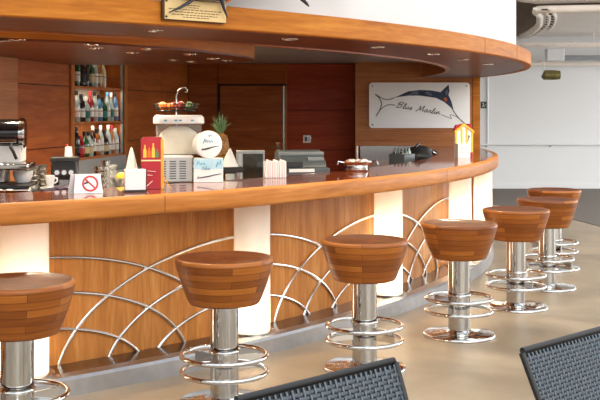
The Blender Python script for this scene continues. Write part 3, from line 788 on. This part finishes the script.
# red menu box
p = on(150,190.5,TOP); p = (p[0],p[1]+.1,TOP); t = thing('menu_box', 'red cocktail menu box with wooden edge left of the plastic tub', 'menu stand', p, radians(12))
MB().box(-.066,.05,0,.05,.0,.30).build('red_box', 'red_card', t, bevel=.002)
m = MB(); m.slab([(.05,0),(.07,0),(.066,.298),(.05,.302)], -.003, .06); m.build('wooden_edge', 'box_wood', t)
m = MB(); m.slab([(-.066,.30),(.06,.30),(.05,.312),(-.05,.312)], 0, .05); m.build('top_flap', 'red_card', t)
for k, (x, mm, hh) in enumerate(((-.045,'yellow_card',.075),(-.02,'orange_fruit',.06),(.005,'yellow_card',.085),(.028,'leaf',.05))):
    m = MB(); m.slab([(x-.010,.19),(x+.010,.19),(x+.009,.19+hh*.6),(x+.004,.19+hh*.75),(x+.004,.19+hh),(x-.004,.19+hh),(x-.004,.19+hh*.75),(x-.009,.19+hh*.6)], -.0025, -.0005); m.build('drink_print', mm, t)
m = MB(); m.slab([(-.066,.168),(.05,.168),(.05,.176),(-.066,.176)], -.002, -.0004); m.build('light_band', 'label_cream', t)
m = MB(); m.tube([(-.05,-.004,.004),(.0,-.004,.05)], .0022, 6); m.tube([(-.03,-.004,.11),(.02,-.004,.105)], .0015, 6); m.tube([(-.03,-.004,.085),(.0,-.004,.083)], .0015, 6); m.build('line_print', 'pink_paper', t)
m = MB(); m.tube([(.07,.02,.07),(.11,-.02,.003)], .003, 6); m.tube([(.055,-.02,.003),(.09,.03,.05)], .003, 6); m.build('easel_leg', 'box_wood', t)
cone(131.5,7.1,BEN,.17,.37,'white folded napkin cone behind the white napkin block')
# grey crate, tub, round tub, printed box
p = on(178,183,TOP); t = thing('vent_crate', 'grey plastic crate with slotted sides under the clear tub', 'crate', (p[0]-.025,p[1]+.09,TOP), radians(10))
MB().box(-.125,.11,0,.21,0,.17).build('body', 'crate_grey', t, bevel=.008)
m = MB()
for cx in (-.085,-.02,.045):
    for k in range(8): m.box(cx-.022,cx+.022,-.002,.004,.02+.016*k,.027+.016*k)
m.build('slots', 'register_grey', t)
MB().box(-.13,.115,-.004,.214,.158,.172).build('rim', 'white_plastic', t, bevel=.004)
cz = TOP+.1725; p = at(178.5,0,6.94); t = thing('plastic_tub', 'big clear plastic tub with white lid standing on the grey crate', 'tub', (p[0],p[1],cz), radians(8))
def rr(w, d, r, n=6):
    out = []
    for sx, sy, a0 in ((1,1,0),(-1,1,90),(-1,-1,180),(1,-1,270)):
        for k in range(n+1):
            a = radians(a0+90*k/n); out.append((sx*(w/2-r)+r*cos(a), sy*(d/2-r)+r*sin(a)))
    return out
def loft(m, secs, cap0=True, cap1=True):
    n = len(secs[0][0]); v = []; f = []
    for P, z in secs: v += [(a,b,z) for a, b in P]
    for j in range(len(secs)-1):
        for k in range(n): f.append((j*n+k, j*n+(k+1)%n, (j+1)*n+(k+1)%n, (j+1)*n+k))
    if cap0: f.append(tuple(range(n-1,-1,-1)))
    if cap1: f.append(tuple((len(secs)-1)*n+k for k in range(n)))
    m.add(v, f); return m
loft(MB(), [(rr(.29,.22,.05),.0),(rr(.315,.24,.05),.215)], True, False).build('tub', 'clear_plastic', t, smooth=50)
loft(MB(), [(rr(.27,.20,.05),.006),(rr(.28,.21,.05),.1),(rr(.24,.17,.05),.15),(rr(.12,.1,.04),.19)]).build('contents', 'cream_cloth', t, smooth=60, label='white napkins seen through the clear tub')
lid = loft(MB(), [(rr(.335,.26,.05),.210),(rr(.345,.27,.05),.215),(rr(.34,.265,.05),.250),(rr(.31,.235,.05),.268)]).build('lid', 'white_plastic', t, smooth=50)
for x in (-.09,-.02,.01,.09): MB().box(x-.010,x+.010,-.1375,-.134,.228,.238).build('lid_print', 'blue_ink', lid)
p = on(208.5,182.5,TOP); t = thing('printed_box', 'white box with blue lettering at the counter edge below the round tub', 'box', p, radians(4))
MB().box(-.097,.095,0,.14,0,.157).build('carton', 'paper', t, bevel=.002)
MB().box(-.095,.093,-.0012,-.0004,.088,.155).build('blue_print', 'light_blue', t)
# brushy lettering, two short words
def strokes(m, lst, ox, oz, s, y, r, shear=.25, sl=0):
    for P in lst:
        m.tube([(ox+(a+shear*b)*s, y, oz+b*s+sl*(a*s)) for a, b in P], r, 6)
m = MB()
strokes(m, [[(0,0),(0,1),(.45,.95),(.45,.6),(0,.5)],[(.65,.5),(.65,.1),(.95,.1),(.95,.5)],[(1.15,0),(1.15,.5),(1.4,.5)],[(1.6,.25),(1.9,.3),(1.85,.5),(1.6,.4),(1.65,.05),(1.95,.1)]], -.075, .115, .026, -.0015, .0018)
strokes(m, [[(0,.9),(0,.1),(.4,.0),(.5,.5),(.1,.55)],[(.7,.0),(.7,1)],[(.9,.5),(.9,.1),(1.2,.1),(1.2,.5)],[(1.4,.25),(1.7,.3),(1.6,.5),(1.4,.3),(1.5,.05),(1.75,.1)]], -.04, .082, .028, -.0015, .0018)
m.build('lettering', 'blue_ink', t)
m = MB(); m.tube([(-.075,-.0015,.028),(-.04,-.0015,.034),(.0,-.0015,.04),(.04,-.0015,.05),(.085,-.0015,.058)], [.002,.004,.004,.003,.0015], 6); m.tube([(-.075,-.0015,.028),(-.06,-.0015,.042)], .0018, 6); m.build('fish_print', 'navy_ink', t)
m = MB(); m.tube([(.05,-.0015,.10),(.06,-.0015,.135),(.075,-.0015,.12),(.08,-.0015,.145)], .003, 6); m.build('figure_print', 'blue_ink', t)
# round tub lying on the box
zz = TOP+.1575; r = .091; p2 = (p[0]+.0,p[1]+.02,zz+r)
t = thing('round_tub', 'round white ice-cream tub lying on its side on top of the printed box', 'tub', p2, radians(26))
MB().tube([(0,.0,0),(0,.10,0)], [r-.006,r-.012], 40).build('tub', 'cloth', t, smooth=60)
MB().tube([(0,-.012,0),(0,-.010,0),(0,.012,0)], [r-.006,r-.001,r], 40).build('lid', 'white_plastic', t, smooth=40)
m = MB(); m.tube([(-.055,-.0135,-.035),(-.02,-.0135,-.028),(.02,-.0135,-.018),(.065,-.0135,-.01)], [.003,.006,.004,.0015], 6); m.tube([(-.055,-.0135,-.035),(-.045,-.0135,-.022)], .002, 6); m.build('fish_print', 'dark_ink', t)
m = MB(); strokes(m, [[(0,0),(.2,.9),(.4,.2),(.6,.7),(.8,.1),(1.0,.6),(1.3,.1),(1.5,.5),(1.9,.2)]], -.045, .008, .036, -.0135, .0032); strokes(m, [[(0,.5),(.3,.1),(.5,.6),(.9,.2)]], -.01, .048, .028, -.0135, .0032); m.build('lettering', 'blue_ink', t)
# raised black shelf on the bench with pineapple, cloth
c = at(215,168,7.62); SH = 1.128
t = thing('raised_shelf', 'narrow black raised shelf behind the printed box', 'shelf', (c[0],c[1],0), radians(8))
MB().box(-.42,.20,-.14,.14,SH-.04,SH).build('board', 'black', t, bevel=.003)
for x in (-.40,.17):
    for y in (-.12,.12): MB().box(x-.012,x+.012,y-.012,y+.012,BEN,SH-.04).build('leg', 'brushed_steel', t)
p = at(220,0,7.66); t = thing('pineapple', 'ripe pineapple with leafy crown standing behind the round tub', 'pineapple', (p[0],p[1],SH+.0005))
m = MB()
prof = [(0,0),(.04,.003),(.06,.05),(.068,.11),(.065,.17),(.052,.225),(.025,.25),(0,.253)]
m.lathe(prof, 28); m.build('body', 'pineapple_skin', t, smooth=70)
m = MB()
for rI in range(10):
    hh = .02+.0225*rI
    rad = .045+.021*sin(pi*min(1,(hh+.03)/.27))
    for k in range(11):
        a = 2*pi*(k+.5*(rI % 2))/11; m.ball((rad*cos(a),rad*sin(a),hh), .0095, 6, 4)
m.build('eyes', 'pineapple_skin', t, smooth=80)
m = MB()
for k in range(30):
    a = k*2.4; tl = k/30; L = .11+.03*sin(k*3); r1 = .05*(1-tl)+.01
    b = (0.012*cos(a),.012*sin(a),.243+.02*tl); mid = (r1*.8*cos(a),r1*.8*sin(a),.243+L*.55); e = (r1*1.4*cos(a),r1*1.4*sin(a),.243+L*(.7+.6*tl))
    m.tube([b,mid,e], [.009,.007,.001], 5)
m.build('crown', 'leaf', t, smooth=60)
cone(230,7.58,SH+.0005,.135,.135,'white folded napkin on the black shelf right of the round tub', .4)
p = at(230,0,7.5); t = thing('drinking_glass', 'clear glass under the black shelf left of the grey screen', 'glass', (p[0],p[1],BEN)); MB().lathe([(0,0),(.03,0),(.036,.16),(.033,.16),(.028,.008),(0,.008)], 20).build('tumbler', 'glass', t)
# tiered fruit stand
p = at(176,0,7.55); FB = SH+.0005
t = thing('fruit_stand', 'wire fruit stand with curved chrome hook behind the plastic tub', 'fruit stand', (p[0],p[1],FB), .2)
MB().lathe([(0,0),(.07,0),(.07,.008),(.012,.014),(0,.014)], 24).build('base', 'chrome', t)
hk = at(176,104,7.55)[2]-FB
MB().tube([(0,0,.01),(0,0,hk-.02)]+[(0,0,hk+.02),(.0,0,hk+.06),(.02,0,hk+.105),(.05,0,hk+.125),(.07,0,hk+.12),(.083,0,hk+.105),(.08,0,hk+.09),(.066,0,hk+.088)], .0065, 8).build('hook', 'chrome', t, smooth=60)
for hh, r in ((.10,.175),(hk-.055,.165)):
    m = MB()
    for q in range(3): m.tube([((r-.012*q)*cos(2*pi*k/40),(r-.012*q)*sin(2*pi*k/40),hh+.055-.025*q) for k in range(40)], .004, 6, closed=True)
    for k in range(36):
        a = 2*pi*k/36; m.tube([(0,0,hh),((r-.03)*cos(a),(r-.03)*sin(a),hh+.003),(r*cos(a),r*sin(a),hh+.055)], .0028, 5)
    m.build('wire_basket', 'black', t, smooth=60)
def fruit(x, y, z, mat, r, label, nm):
    b = (p[0]+x, p[1]+y, FB+z)
    tag(MB().ball((0,0,0), (r,r,r*.94), 18, 12).build(nm, mat, loc=b, smooth=80), label, 'fruit', 'fruit in the wire stand')
zb = hk-.05
for x, y, mat, r, lb, nm in ((-.09,-.06,'orange_fruit',.034,'orange at the left front of the upper fruit basket','orange'),(-.03,-.10,'orange_fruit',.031,'orange left of the hook in the upper fruit basket','orange'),(.045,-.09,'red_fruit',.036,'red apple right of the hook in the upper fruit basket','apple'),(.10,-.02,'leaf',.034,'green lime at the right of the upper fruit basket','lime'),(-.02,.08,'red_fruit',.036,'red apple at the back of the upper fruit basket','apple')):
    fruit(x, y, zb+r, mat, r, lb, nm)
for x, y, mat, r, lb, nm in ((-.105,-.03,'orange_fruit',.034,'orange in the lower fruit basket peeping out left of the tub lid','orange'),(.10,-.05,'leaf',.04,'green fruit in the lower basket right of the tub lid','lime'),(.0,.09,'yellow_fruit',.038,'yellow fruit at the back of the lower basket','lemon')):
    fruit(x, y, .105+r, mat, r, lb, nm)
# screen
p = at(250.5,0,7.92); t = thing('order_screen', 'grey framed order screen standing behind the counter', 'screen', (p[0],p[1],BEN), radians(10))
MB().box(-.11,.11,-.02,.02,.05,.315).build('frame', 'grey_plastic', t, bevel=.006); MB().box(-.062,.095,-.024,-.019,.075,.29).build('display', 'screen', t)
MB().box(-.08,.08,-.06,.08,0,.05).build('stand', 'grey_plastic', t, bevel=.005)
MB().box(-.095,-.072,-.024,-.019,.075,.29).build('side_strip', 'crate_grey', t)
# standing napkins
p = on(276,178,TOP); t = thing('napkin_stack', 'stack of standing white paper napkins with pink edges on the counter', 'napkins', p, radians(10))
for k in range(9):
    m = MB(); x = -.066+.0165*k
    m.box(x-.0075,x+.0072,0,.11,0,.112+.006*((k*5) % 3)); m.build('napkin', 'paper' if k % 2 == 0 else 'pink_paper', t, bevel=.003)
# cash register
p = on(304,177,TOP); p = at(303,0,8.0); t = thing('cash_register', 'dark grey cash register behind the paper napkins', 'cash register', (p[0],p[1],BEN), radians(12))
MB().box(-.15,.185,-.14,.2,0,.18).build('drawer_base', 'register_grey', t, bevel=.006)
m = MB(); m.add([(-.2,-.13,.181),(.16,-.13,.181),(.16,.19,.181),(-.2,.19,.181),(-.2,-.10,.235),(.16,-.10,.235),(.15,.06,.315),(-.19,.06,.315),(.15,.19,.30),(-.19,.19,.30)],
    [(0,3,2,1),(0,1,5,4),(4,5,6,7),(7,6,8,9),(8,2,3,9),(1,2,8,6,5),(0,4,7,9,3)]); m.build('body', 'register_grey', t, bevel=.005)
MB().box(-.17,-.03,-.14,-.12,.19,.23).build('printer_slot', 'black', t)
MB().box(.02,.145,-.10,-.04,.235,.262).build('keypad', 'register_light', t, bevel=.003)
MB().tube([(-.2,-.02,.285),(.16,-.02,.285)], .018, 10).build('paper_roll', 'register_light', t)
MB().box(-.14,.06,-.15,-.142,.15,.175).build('label_strip', 'white_plastic', t)
# silver tray with packets
p = on(357,171,TOP); t = thing('serving_tray', 'oval steel tray of sachets on the counter right of the cash register', 'tray', (p[0],p[1],TOP), radians(5))
def oval(a, b, n=36): return [(a*cos(2*pi*k/n), b*sin(2*pi*k/n)) for k in range(n)]
loft(MB(), [(oval(.09,.07),0),(oval(.10,.08),.012),(oval(.08,.06),.03),(oval(.11,.085),.05),(oval(.135,.10),.07),(oval(.13,.096),.07),(oval(.09,.07),.052)]).build('dish', 'chrome', t, smooth=50)
m = MB(); m.tube([(.10,0,.065),(.15,-.01,.085),(.165,-.02,.05)], .006, 8); m.tube([(-.10,0,.065),(-.15,-.01,.075),(-.155,-.02,.05)], .006, 8); m.build('handle', 'chrome', t)
for k in range(16):
    m = MB(); m.box(-.022,.022,-.015,.015,0,.012); a = k*2.4; r = .018*sqrt(k)
    m.build('sachet', ('food_brown','paper','pink_paper')[k % 3], t, loc=(r*1.4*cos(a),r*.9*sin(a),.062+.012*(1-r/.08)+.004*(k % 3)), rot=(.4*((k % 3)-1),.3*((k % 5)-2)/2,a), bevel=.003)
# steel beer post
p = at(357,0,8.6); t = thing('tap_post', 'thin steel post behind the silver tray at the partition edge', 'post', (p[0],p[1],BEN)); MB().tube([(0,0,0),(0,0,.325)], .010, 10).build('post', 'brushed_steel', t); MB().lathe([(0,0),(.04,0),(.04,.01),(0,.012)], 18).build('flange', 'brushed_steel', t)
# steel sink unit below the sign
xa, xb = .80, at(412,0,13.2)[0]
t = thing('sink_unit', 'steel unit with upstand against the partition below the fish sign', 'sink unit', (0,0,0))
MB().box(xa,xb+.1,13.0,PARTY-.004,0,.84).build('body', 'dull_steel', t); MB().box(xa,xb+.12,PARTY-.06,PARTY-.014,.84,1.075).build('upstand', 'brushed_steel', t, bevel=.004); MB().box(xa,xb+.1,12.98,PARTY-.002,.84,.86).build('worktop', 'brushed_steel', t)
# black bag and bits on the bench near the end
p = at(418,0,10.75); t = thing('black_bag', 'crumpled black bag lying behind the counter below the fish sign', 'bag', (p[0],p[1],BEN), radians(60))
def lump(m, c, r, seed, n=20, k2=12, amp=.16):
    random.seed(seed); ph = [random.uniform(0,6) for _ in range(6)]
    v = []; f = []
    for i in range(k2+1):
        b = -pi/2+pi*i/k2
        for k in range(n):
            a = 2*pi*k/n; q = 1+amp*(sin(3*a+ph[0]+2*b)*.5+sin(5*b+ph[1]+a)*.5+sin(7*a+ph[2]-4*b)*.35)*cos(b)
            v.append((c[0]+r[0]*q*cos(b)*cos(a), c[1]+r[1]*q*cos(b)*sin(a), max(c[2]-r[2]*.98, c[2]+r[2]*q*sin(b))))
    for i in range(k2):
        for k in range(n): f.append((i*n+k, i*n+(k+1)%n, (i+1)*n+(k+1)%n, (i+1)*n+k))
    m.add(v, f); return m
lump(MB(), (0,0,.125), (.24,.15,.128), 3).build('bag_body', 'bag_black', t, smooth=50)
MB().tube([(-.12,0,.22),(-.06,-.02,.262),(.02,0,.27),(.1,.02,.24)], .012, 8).build('strap', 'black_gloss', t, smooth=60)
p = at(402,0,10.2); t = thing('glass_crate', 'dark crate of small bottles left of the black bag', 'crate', (p[0],p[1],BEN), radians(55)); MB().box(-.11,.11,-.09,.09,0,.19).build('crate', 'register_grey', t, bevel=.006)
for k in range(6): MB().lathe([(0,0),(.022,0),(.022,.06),(.01,.085),(.01,.1),(0,.1)], 12).build('bottle_neck', ('bottle_dark','bottle_green','bottle_clear')[k % 3], t, loc=(-.07+.07*(k % 3),-.04+.08*(k//3),.145))
p = at(426,0,11.3); t = thing('steel_pitcher', 'shiny steel pitcher right of the black bag', 'pitcher', (p[0],p[1],BEN)); MB().lathe([(0,0),(.06,0),(.07,.05),(.055,.16),(.065,.2),(.06,.2),(.05,.16),(0,.02)], 24).build('body', 'chrome', t, smooth=50); MB().tube([(.06,0,.17),(.11,0,.15),(.1,0,.08),(.066,0,.06)], .007, 8).build('handle', 'chrome', t)
# house-shaped menu stand
p = on(464,157.3,TOP); t = thing('house_stand', 'house-shaped card stand with orange stripes and red roof near the bar end', 'menu stand', p, radians(25))
w = .108
m = MB(); m.slab([(-w,0),(w*.35,0),(w*.35,.14),(-w,.14)], -.055, 0); m.build('white_card', 'paper', t)
m = MB(); m.slab([(-w,0),(w,0),(w,.25),(0,.325),(-w,.25)], .0, .012); m.build('back_board', 'label_white', t)
m = MB()
for x in (-w+.012,-.03,.03,w-.012): m.box(x-.010,x+.010,-.006,-.0005,.14 if x < .03 else 0,.255 if abs(x) > .05 else .29)
m.build('orange_stripes', 'yellow_card', t)
m = MB(); m.slab([(-w-.01,.242),(-w-.01,.262),(0,.34),(w+.01,.262),(w+.01,.242),(0,.318)], -.012, .02); m.build('roof_edge', 'yellow_card', t)
m = MB(); m.slab([(-w-.005,.262),(-w+.02,.325),(w*.85,.335),(w+.008,.262),(0,.338)], .006, .03); m.build('roof', 'red_card', t)
m = MB(); m.box(.05,.08,-.04,-.01,0,.05); m.build('small_card', 'red_card', t)
m = MB()
for k in range(4): m.box(-.075+.0*k,-.075+.025+.02*(k % 2),-.0562,-.0552,.105-.02*k,.110-.02*k)
m.build('card_print', 'grey_ink', t)
m = MB(); m.tube([(.045,-.004,.16),(.055,-.004,.22),(.07,-.004,.20)], .004, 6); m.build('figure_print', 'navy_ink', t)

# ---------------------------------------------------------------- Blue Marlin sign on the partition
SY = PARTY-.006
def sg(zx, zy, off=.0): q = at(360+zx/5, 75+zy/5, SY); return (q[0], SY-.022-off, q[2])
a = sg(45,38); b = sg(548,265); cx, czz = (a[0]+b[0])/2, (a[2]+b[2])/2
t = thing('marlin_sign', 'white metal sign with a marlin drawing and script lettering on the partition', 'sign', (cx,SY,czz))
def L3(zx, zy, off=.001): q = sg(zx, zy, off); return (q[0]-cx, q[1]-SY, q[2]-czz)
def flat(m, pts, off=.001, th=.0015):
    P = [L3(x,y) for x, y in pts]; y = -.022-off; m.slab([(p[0],p[2]) for p in P], y, y+th); return m
W, Hh = abs(b[0]-a[0]), abs(a[2]-b[2])
m = MB(); m.slab([(x,z) for x, z in rr(W, Hh, .045)], -.022, 0); m.build('panel', 'sign_white', t)
m = MB()
for sx in (-1,1):
    for sz in (-1,1): m.tube([(sx*(W/2-.045),-.022,sz*(Hh/2-.045)),(sx*(W/2-.045),-.03,sz*(Hh/2-.045))], .014, 12)
m.build('screw', 'dull_steel', t)
m = MB(); flat(m, [(170,113),(205,98),(240,82),(300,75),(360,78),(402,86),(420,68),(442,48),(446,80),(441,100),(455,130),(466,172),(450,160),(420,135),(380,115),(300,103),(240,103)])
m.build('fish_back', 'navy_ink', t, smooth=0)
for P in ([(240,98),(258,84),(290,82),(290,99)], [(320,84),(352,86),(362,104),(335,100)], [(425,85),(438,70),(440,95),(430,105)]): flat(MB(), P, .0022).build('fish_highlight', 'steel_blue', t, smooth=0)
m = MB(); flat(m, [(418,115),(430,112),(436,128),(424,132)], .003); m.build('fish_eye', 'orange_fruit', t, smooth=0)
def lin(m, pts, r=.004):
    # smooth through the points
    Q = [L3(x,y) for x, y in pts]; out = []
    for i in range(len(Q)-1):
        p0 = Q[max(i-1,0)]; p1 = Q[i]; p2 = Q[i+1]; p3 = Q[min(i+2,len(Q)-1)]
        for k in range(6):
            s = k/6; out.append(tuple(.5*((2*p1[j])+(-p0[j]+p2[j])*s+(2*p0[j]-5*p1[j]+4*p2[j]-p3[j])*s*s+(-p0[j]+3*p1[j]-3*p2[j]+p3[j])*s**3) for j in range(3)))
    out.append(Q[-1]); m.tube(out, r, 6)
m = MB()
lin(m, [(75,95),(98,110),(125,122),(150,121),(172,113)], .005); m.build('outline', 'dark_ink', t); m = MB(); lin(m, [(75,95),(95,115),(107,142),(98,175),(80,205)], .006); lin(m, [(80,205),(100,175),(125,155),(150,148),(176,152)], .005); m.build('outline', 'dark_ink', t); m = MB()
lin(m, [(455,160),(470,185),(490,212),(525,245)], .006); lin(m, [(405,198),(440,212),(456,217),(449,200),(475,206),(500,222),(525,245)], .0035)
m.build('outline', 'dark_ink', t)
# script lettering "Blue Marlin" drawn as pen strokes (unit: x-height 1)
glyph = {
 'B': ([[(.1,0),(.45,2.0)],[(.0,1.6),(.5,2.1),(1.15,1.9),(1.0,1.3),(.4,1.1),(1.0,1.0),(1.1,.4),(.6,-.05),(.0,.15)]], 1.35),
 'l': ([[(.0,.1),(.35,1.2),(.4,1.9),(.2,1.9),(.12,.6),(.25,.0),(.5,.2)]], .5),
 'u': ([[(.0,.2),(.15,1.0),(.1,.3),(.3,.0),(.6,.4),(.7,1.0),(.65,.3),(.8,.0),(1.0,.2)]], .95),
 'e': ([[(.0,.3),(.45,.6),(.45,.95),(.2,.9),(.1,.4),(.3,.0),(.65,.2)]], .65),
 'M': ([[(-.1,.2),(.1,.0),(.35,.9),(.5,2.0),(.65,1.0),(.75,.2),(1.0,1.1),(1.3,2.0),(1.3,1.0),(1.35,.0),(1.6,.2)]], 1.6),
 'a': ([[(.6,.9),(.25,1.0),(.05,.5),(.2,.0),(.5,.3),(.65,1.0),(.6,.3),(.75,.0),(.95,.2)]], .9),
 'r': ([[(.0,.2),(.2,1.0),(.25,.8),(.5,.9),(.45,.3),(.55,.0),(.75,.2)]], .7),
 'i': ([[(.0,.2),(.18,1.0),(.15,.3),(.3,.0),(.5,.2)],[(.25,1.4),(.28,1.5)]], .45),
 'n': ([[(.0,.2),(.15,1.0),(.15,.0),(.35,.8),(.6,.9),(.6,.3),(.75,.0),(1.0,.2)]], .95)}
m = MB(); X = 0
u = 12.5
for chh in 'Blue Marlin':
    if chh == ' ': X += .9; continue
    st, adv = glyph[chh]
    for P in st: lin(m, [(178+u*1.86*(X+a+.30*b2), 163-u*b2+.165*u*1.86*X) for a, b2 in P], .0042)
    X += adv
m.build('lettering', 'dark_ink', t)

# ---------------------------------------------------------------- plaque and fish trophy on the canopy
th, dd = cyl(193.5, 9.268); p = pol(9.268, th); Rz = radians(th)+pi/2
zc = EYE-(11-HY)*dd/F
t = thing('brass_plaque', 'pale engraved plaque fixed to the canopy fascia', 'plaque', (p[0],p[1],zc), Rz)
wd = .205; hh = .0535
MB().box(-wd,wd*.98,-.012,.002,-hh-.004,hh+.004).build('backing', 'plaque_wood', t)
MB().box(-wd+.012,wd,-.017,-.012,-hh,hh).build('plate', 'brass_plate', t, bevel=.001)
m = MB()
random.seed(4)
for r, (z, a, b2) in enumerate(((.026,-.05,.03),(.014,-.04,.02),(.002,-.17,.17),(-.012,-.13,.16),(-.026,-.15,.15),(-.038,-.08,.09))):
    x = a
    while x < b2:
        L = random.uniform(.008,.026); m.box(x,min(b2,x+L),-.0180,-.0168,z-.002,z+.002); x += L+.006
m.build('engraving', 'plaque_wood', t)
m = MB()
for z in (-hh+.012,hh-.012): m.tube([(-wd+.02,-.017,z),(-wd+.02,-.021,z)], .006, 10)
m.build('screw', 'black', t)
# marlin trophy: body runs above the frame, fins hang into it
t = thing('fish_trophy', 'dark mounted fish above the plaque whose fins hang down at the top edge', 'fish trophy', (0,0,0))
Pth = []; rad = []
for px, z, r in ((60,2.27,.004),(110,2.26,.012),(140,2.245,.045),(165,2.225,.085),(190,2.21,.112),(208,2.207,.116),(225,2.22,.112),(245,2.25,.10),(270,2.28,.08),(300,2.30,.05),(330,2.32,.03),(345,2.33,.025)):
    a, d2 = cyl(px, 9.30); q = pol(9.30, a, z); Pth.append((q[0],q[1],q[2]+.03)); rad.append(r*.92)
MB().tube(Pth, rad, 18).build('body', 'fish_dark', t, smooth=80)
def fin(pts, r, mat, nm='fin'):
    Q = []
    for px, py in pts:
        a, d2 = cyl(px, 9.315); q = pol(9.315, a, EYE-(py-HY)*d2/F); Q.append(q)
    MB().tube(Q, r, 8).build(nm, mat, t, smooth=60)
fin([(198,-6),(190,2),(179,8),(169,12.5)], [.012,.009,.007,.003], 'fish_dark')
fin([(218,-6),(222,2),(224.5,10),(227.5,18)], [.012,.010,.008,.003], 'fish_dark')
fin([(234,-6),(229,-1),(226,2.5)], [.02,.015,.004], 'fish_orange')
fin([(296,-8),(302,-1),(307,4),(309,6.5)], [.02,.014,.009,.003], 'fish_dark')
Q = []
for px, z in ((340,2.36),(358,2.45),(372,2.53)): a, d2 = cyl(px, 9.285); Q.append(pol(9.285, a, z))
MB().tube(Q, [.025,.02,.004], 8).build('tail_lobe', 'fish_dark', t)
Q = []
for px, z in ((340,2.36),(352,2.34),(362,2.32)): a, d2 = cyl(px, 9.285); Q.append(pol(9.285, a, z))
MB().tube(Q, [.025,.02,.004], 8).build('tail_lobe', 'fish_dark', t)

# ---------------------------------------------------------------- light
m = MB()
for y in (9.0,11.2,13.4,15.6,17.8,19.9): m.box(10.9,11.0,y-.06,y+.06,0,3.0)
m.box(10.9,11.0,9,20,0,.25); m.box(10.9,11.0,9,20,2.85,3.0); struct(m, 'wall_right', 'post_paint')  # unseen window frame, made up to go with the area light
lamp('AREA', 'side_fill', (11.3,15,1.6), 430, (.95,.98,1), rot=(0,radians(90),0), shape='RECTANGLE', size=2.6, size_y=10)  # added fill from the unseen right side, brightens far wall and slab
w = bpy.data.worlds.new('daylight'); S.world = w; w.use_nodes = True
nt = w.node_tree; bg = nt.nodes['Background']; bg.inputs[1].default_value = 1.3
tc = nt.nodes.new('ShaderNodeTexCoord'); sx = nt.nodes.new('ShaderNodeSeparateXYZ'); cr = nt.nodes.new('ShaderNodeValToRGB')
mr = nt.nodes.new('ShaderNodeMapRange'); mr.inputs[1].default_value = -1; mr.inputs[2].default_value = 1
nt.links.new(tc.outputs['Generated'], sx.inputs[0]); nt.links.new(sx.outputs[2], mr.inputs[0]); nt.links.new(mr.outputs[0], cr.inputs[0]); nt.links.new(cr.outputs[0], bg.inputs[0])
e = cr.color_ramp.elements; e[0].position = .44; e[0].color = (.16,.13,.10,1); e[1].position = 1; e[1].color = (.80,.90,1,1)
x = e.new(.49); x.color = (.42,.40,.36,1); x = e.new(.54); x.color = (1,1,.98,1)
lamp('SUN', 'daylight', (3,-4,6), 1.35, (1,.96,.9), rot=(radians(62),0,radians(28)), angle=radians(50))

vs = S.view_settings
vs.view_transform = 'Standard'; vs.look = 'None'; vs.gamma = 1; vs.exposure = 0.35
try: vs.use_curve_mapping = False
except Exception: pass
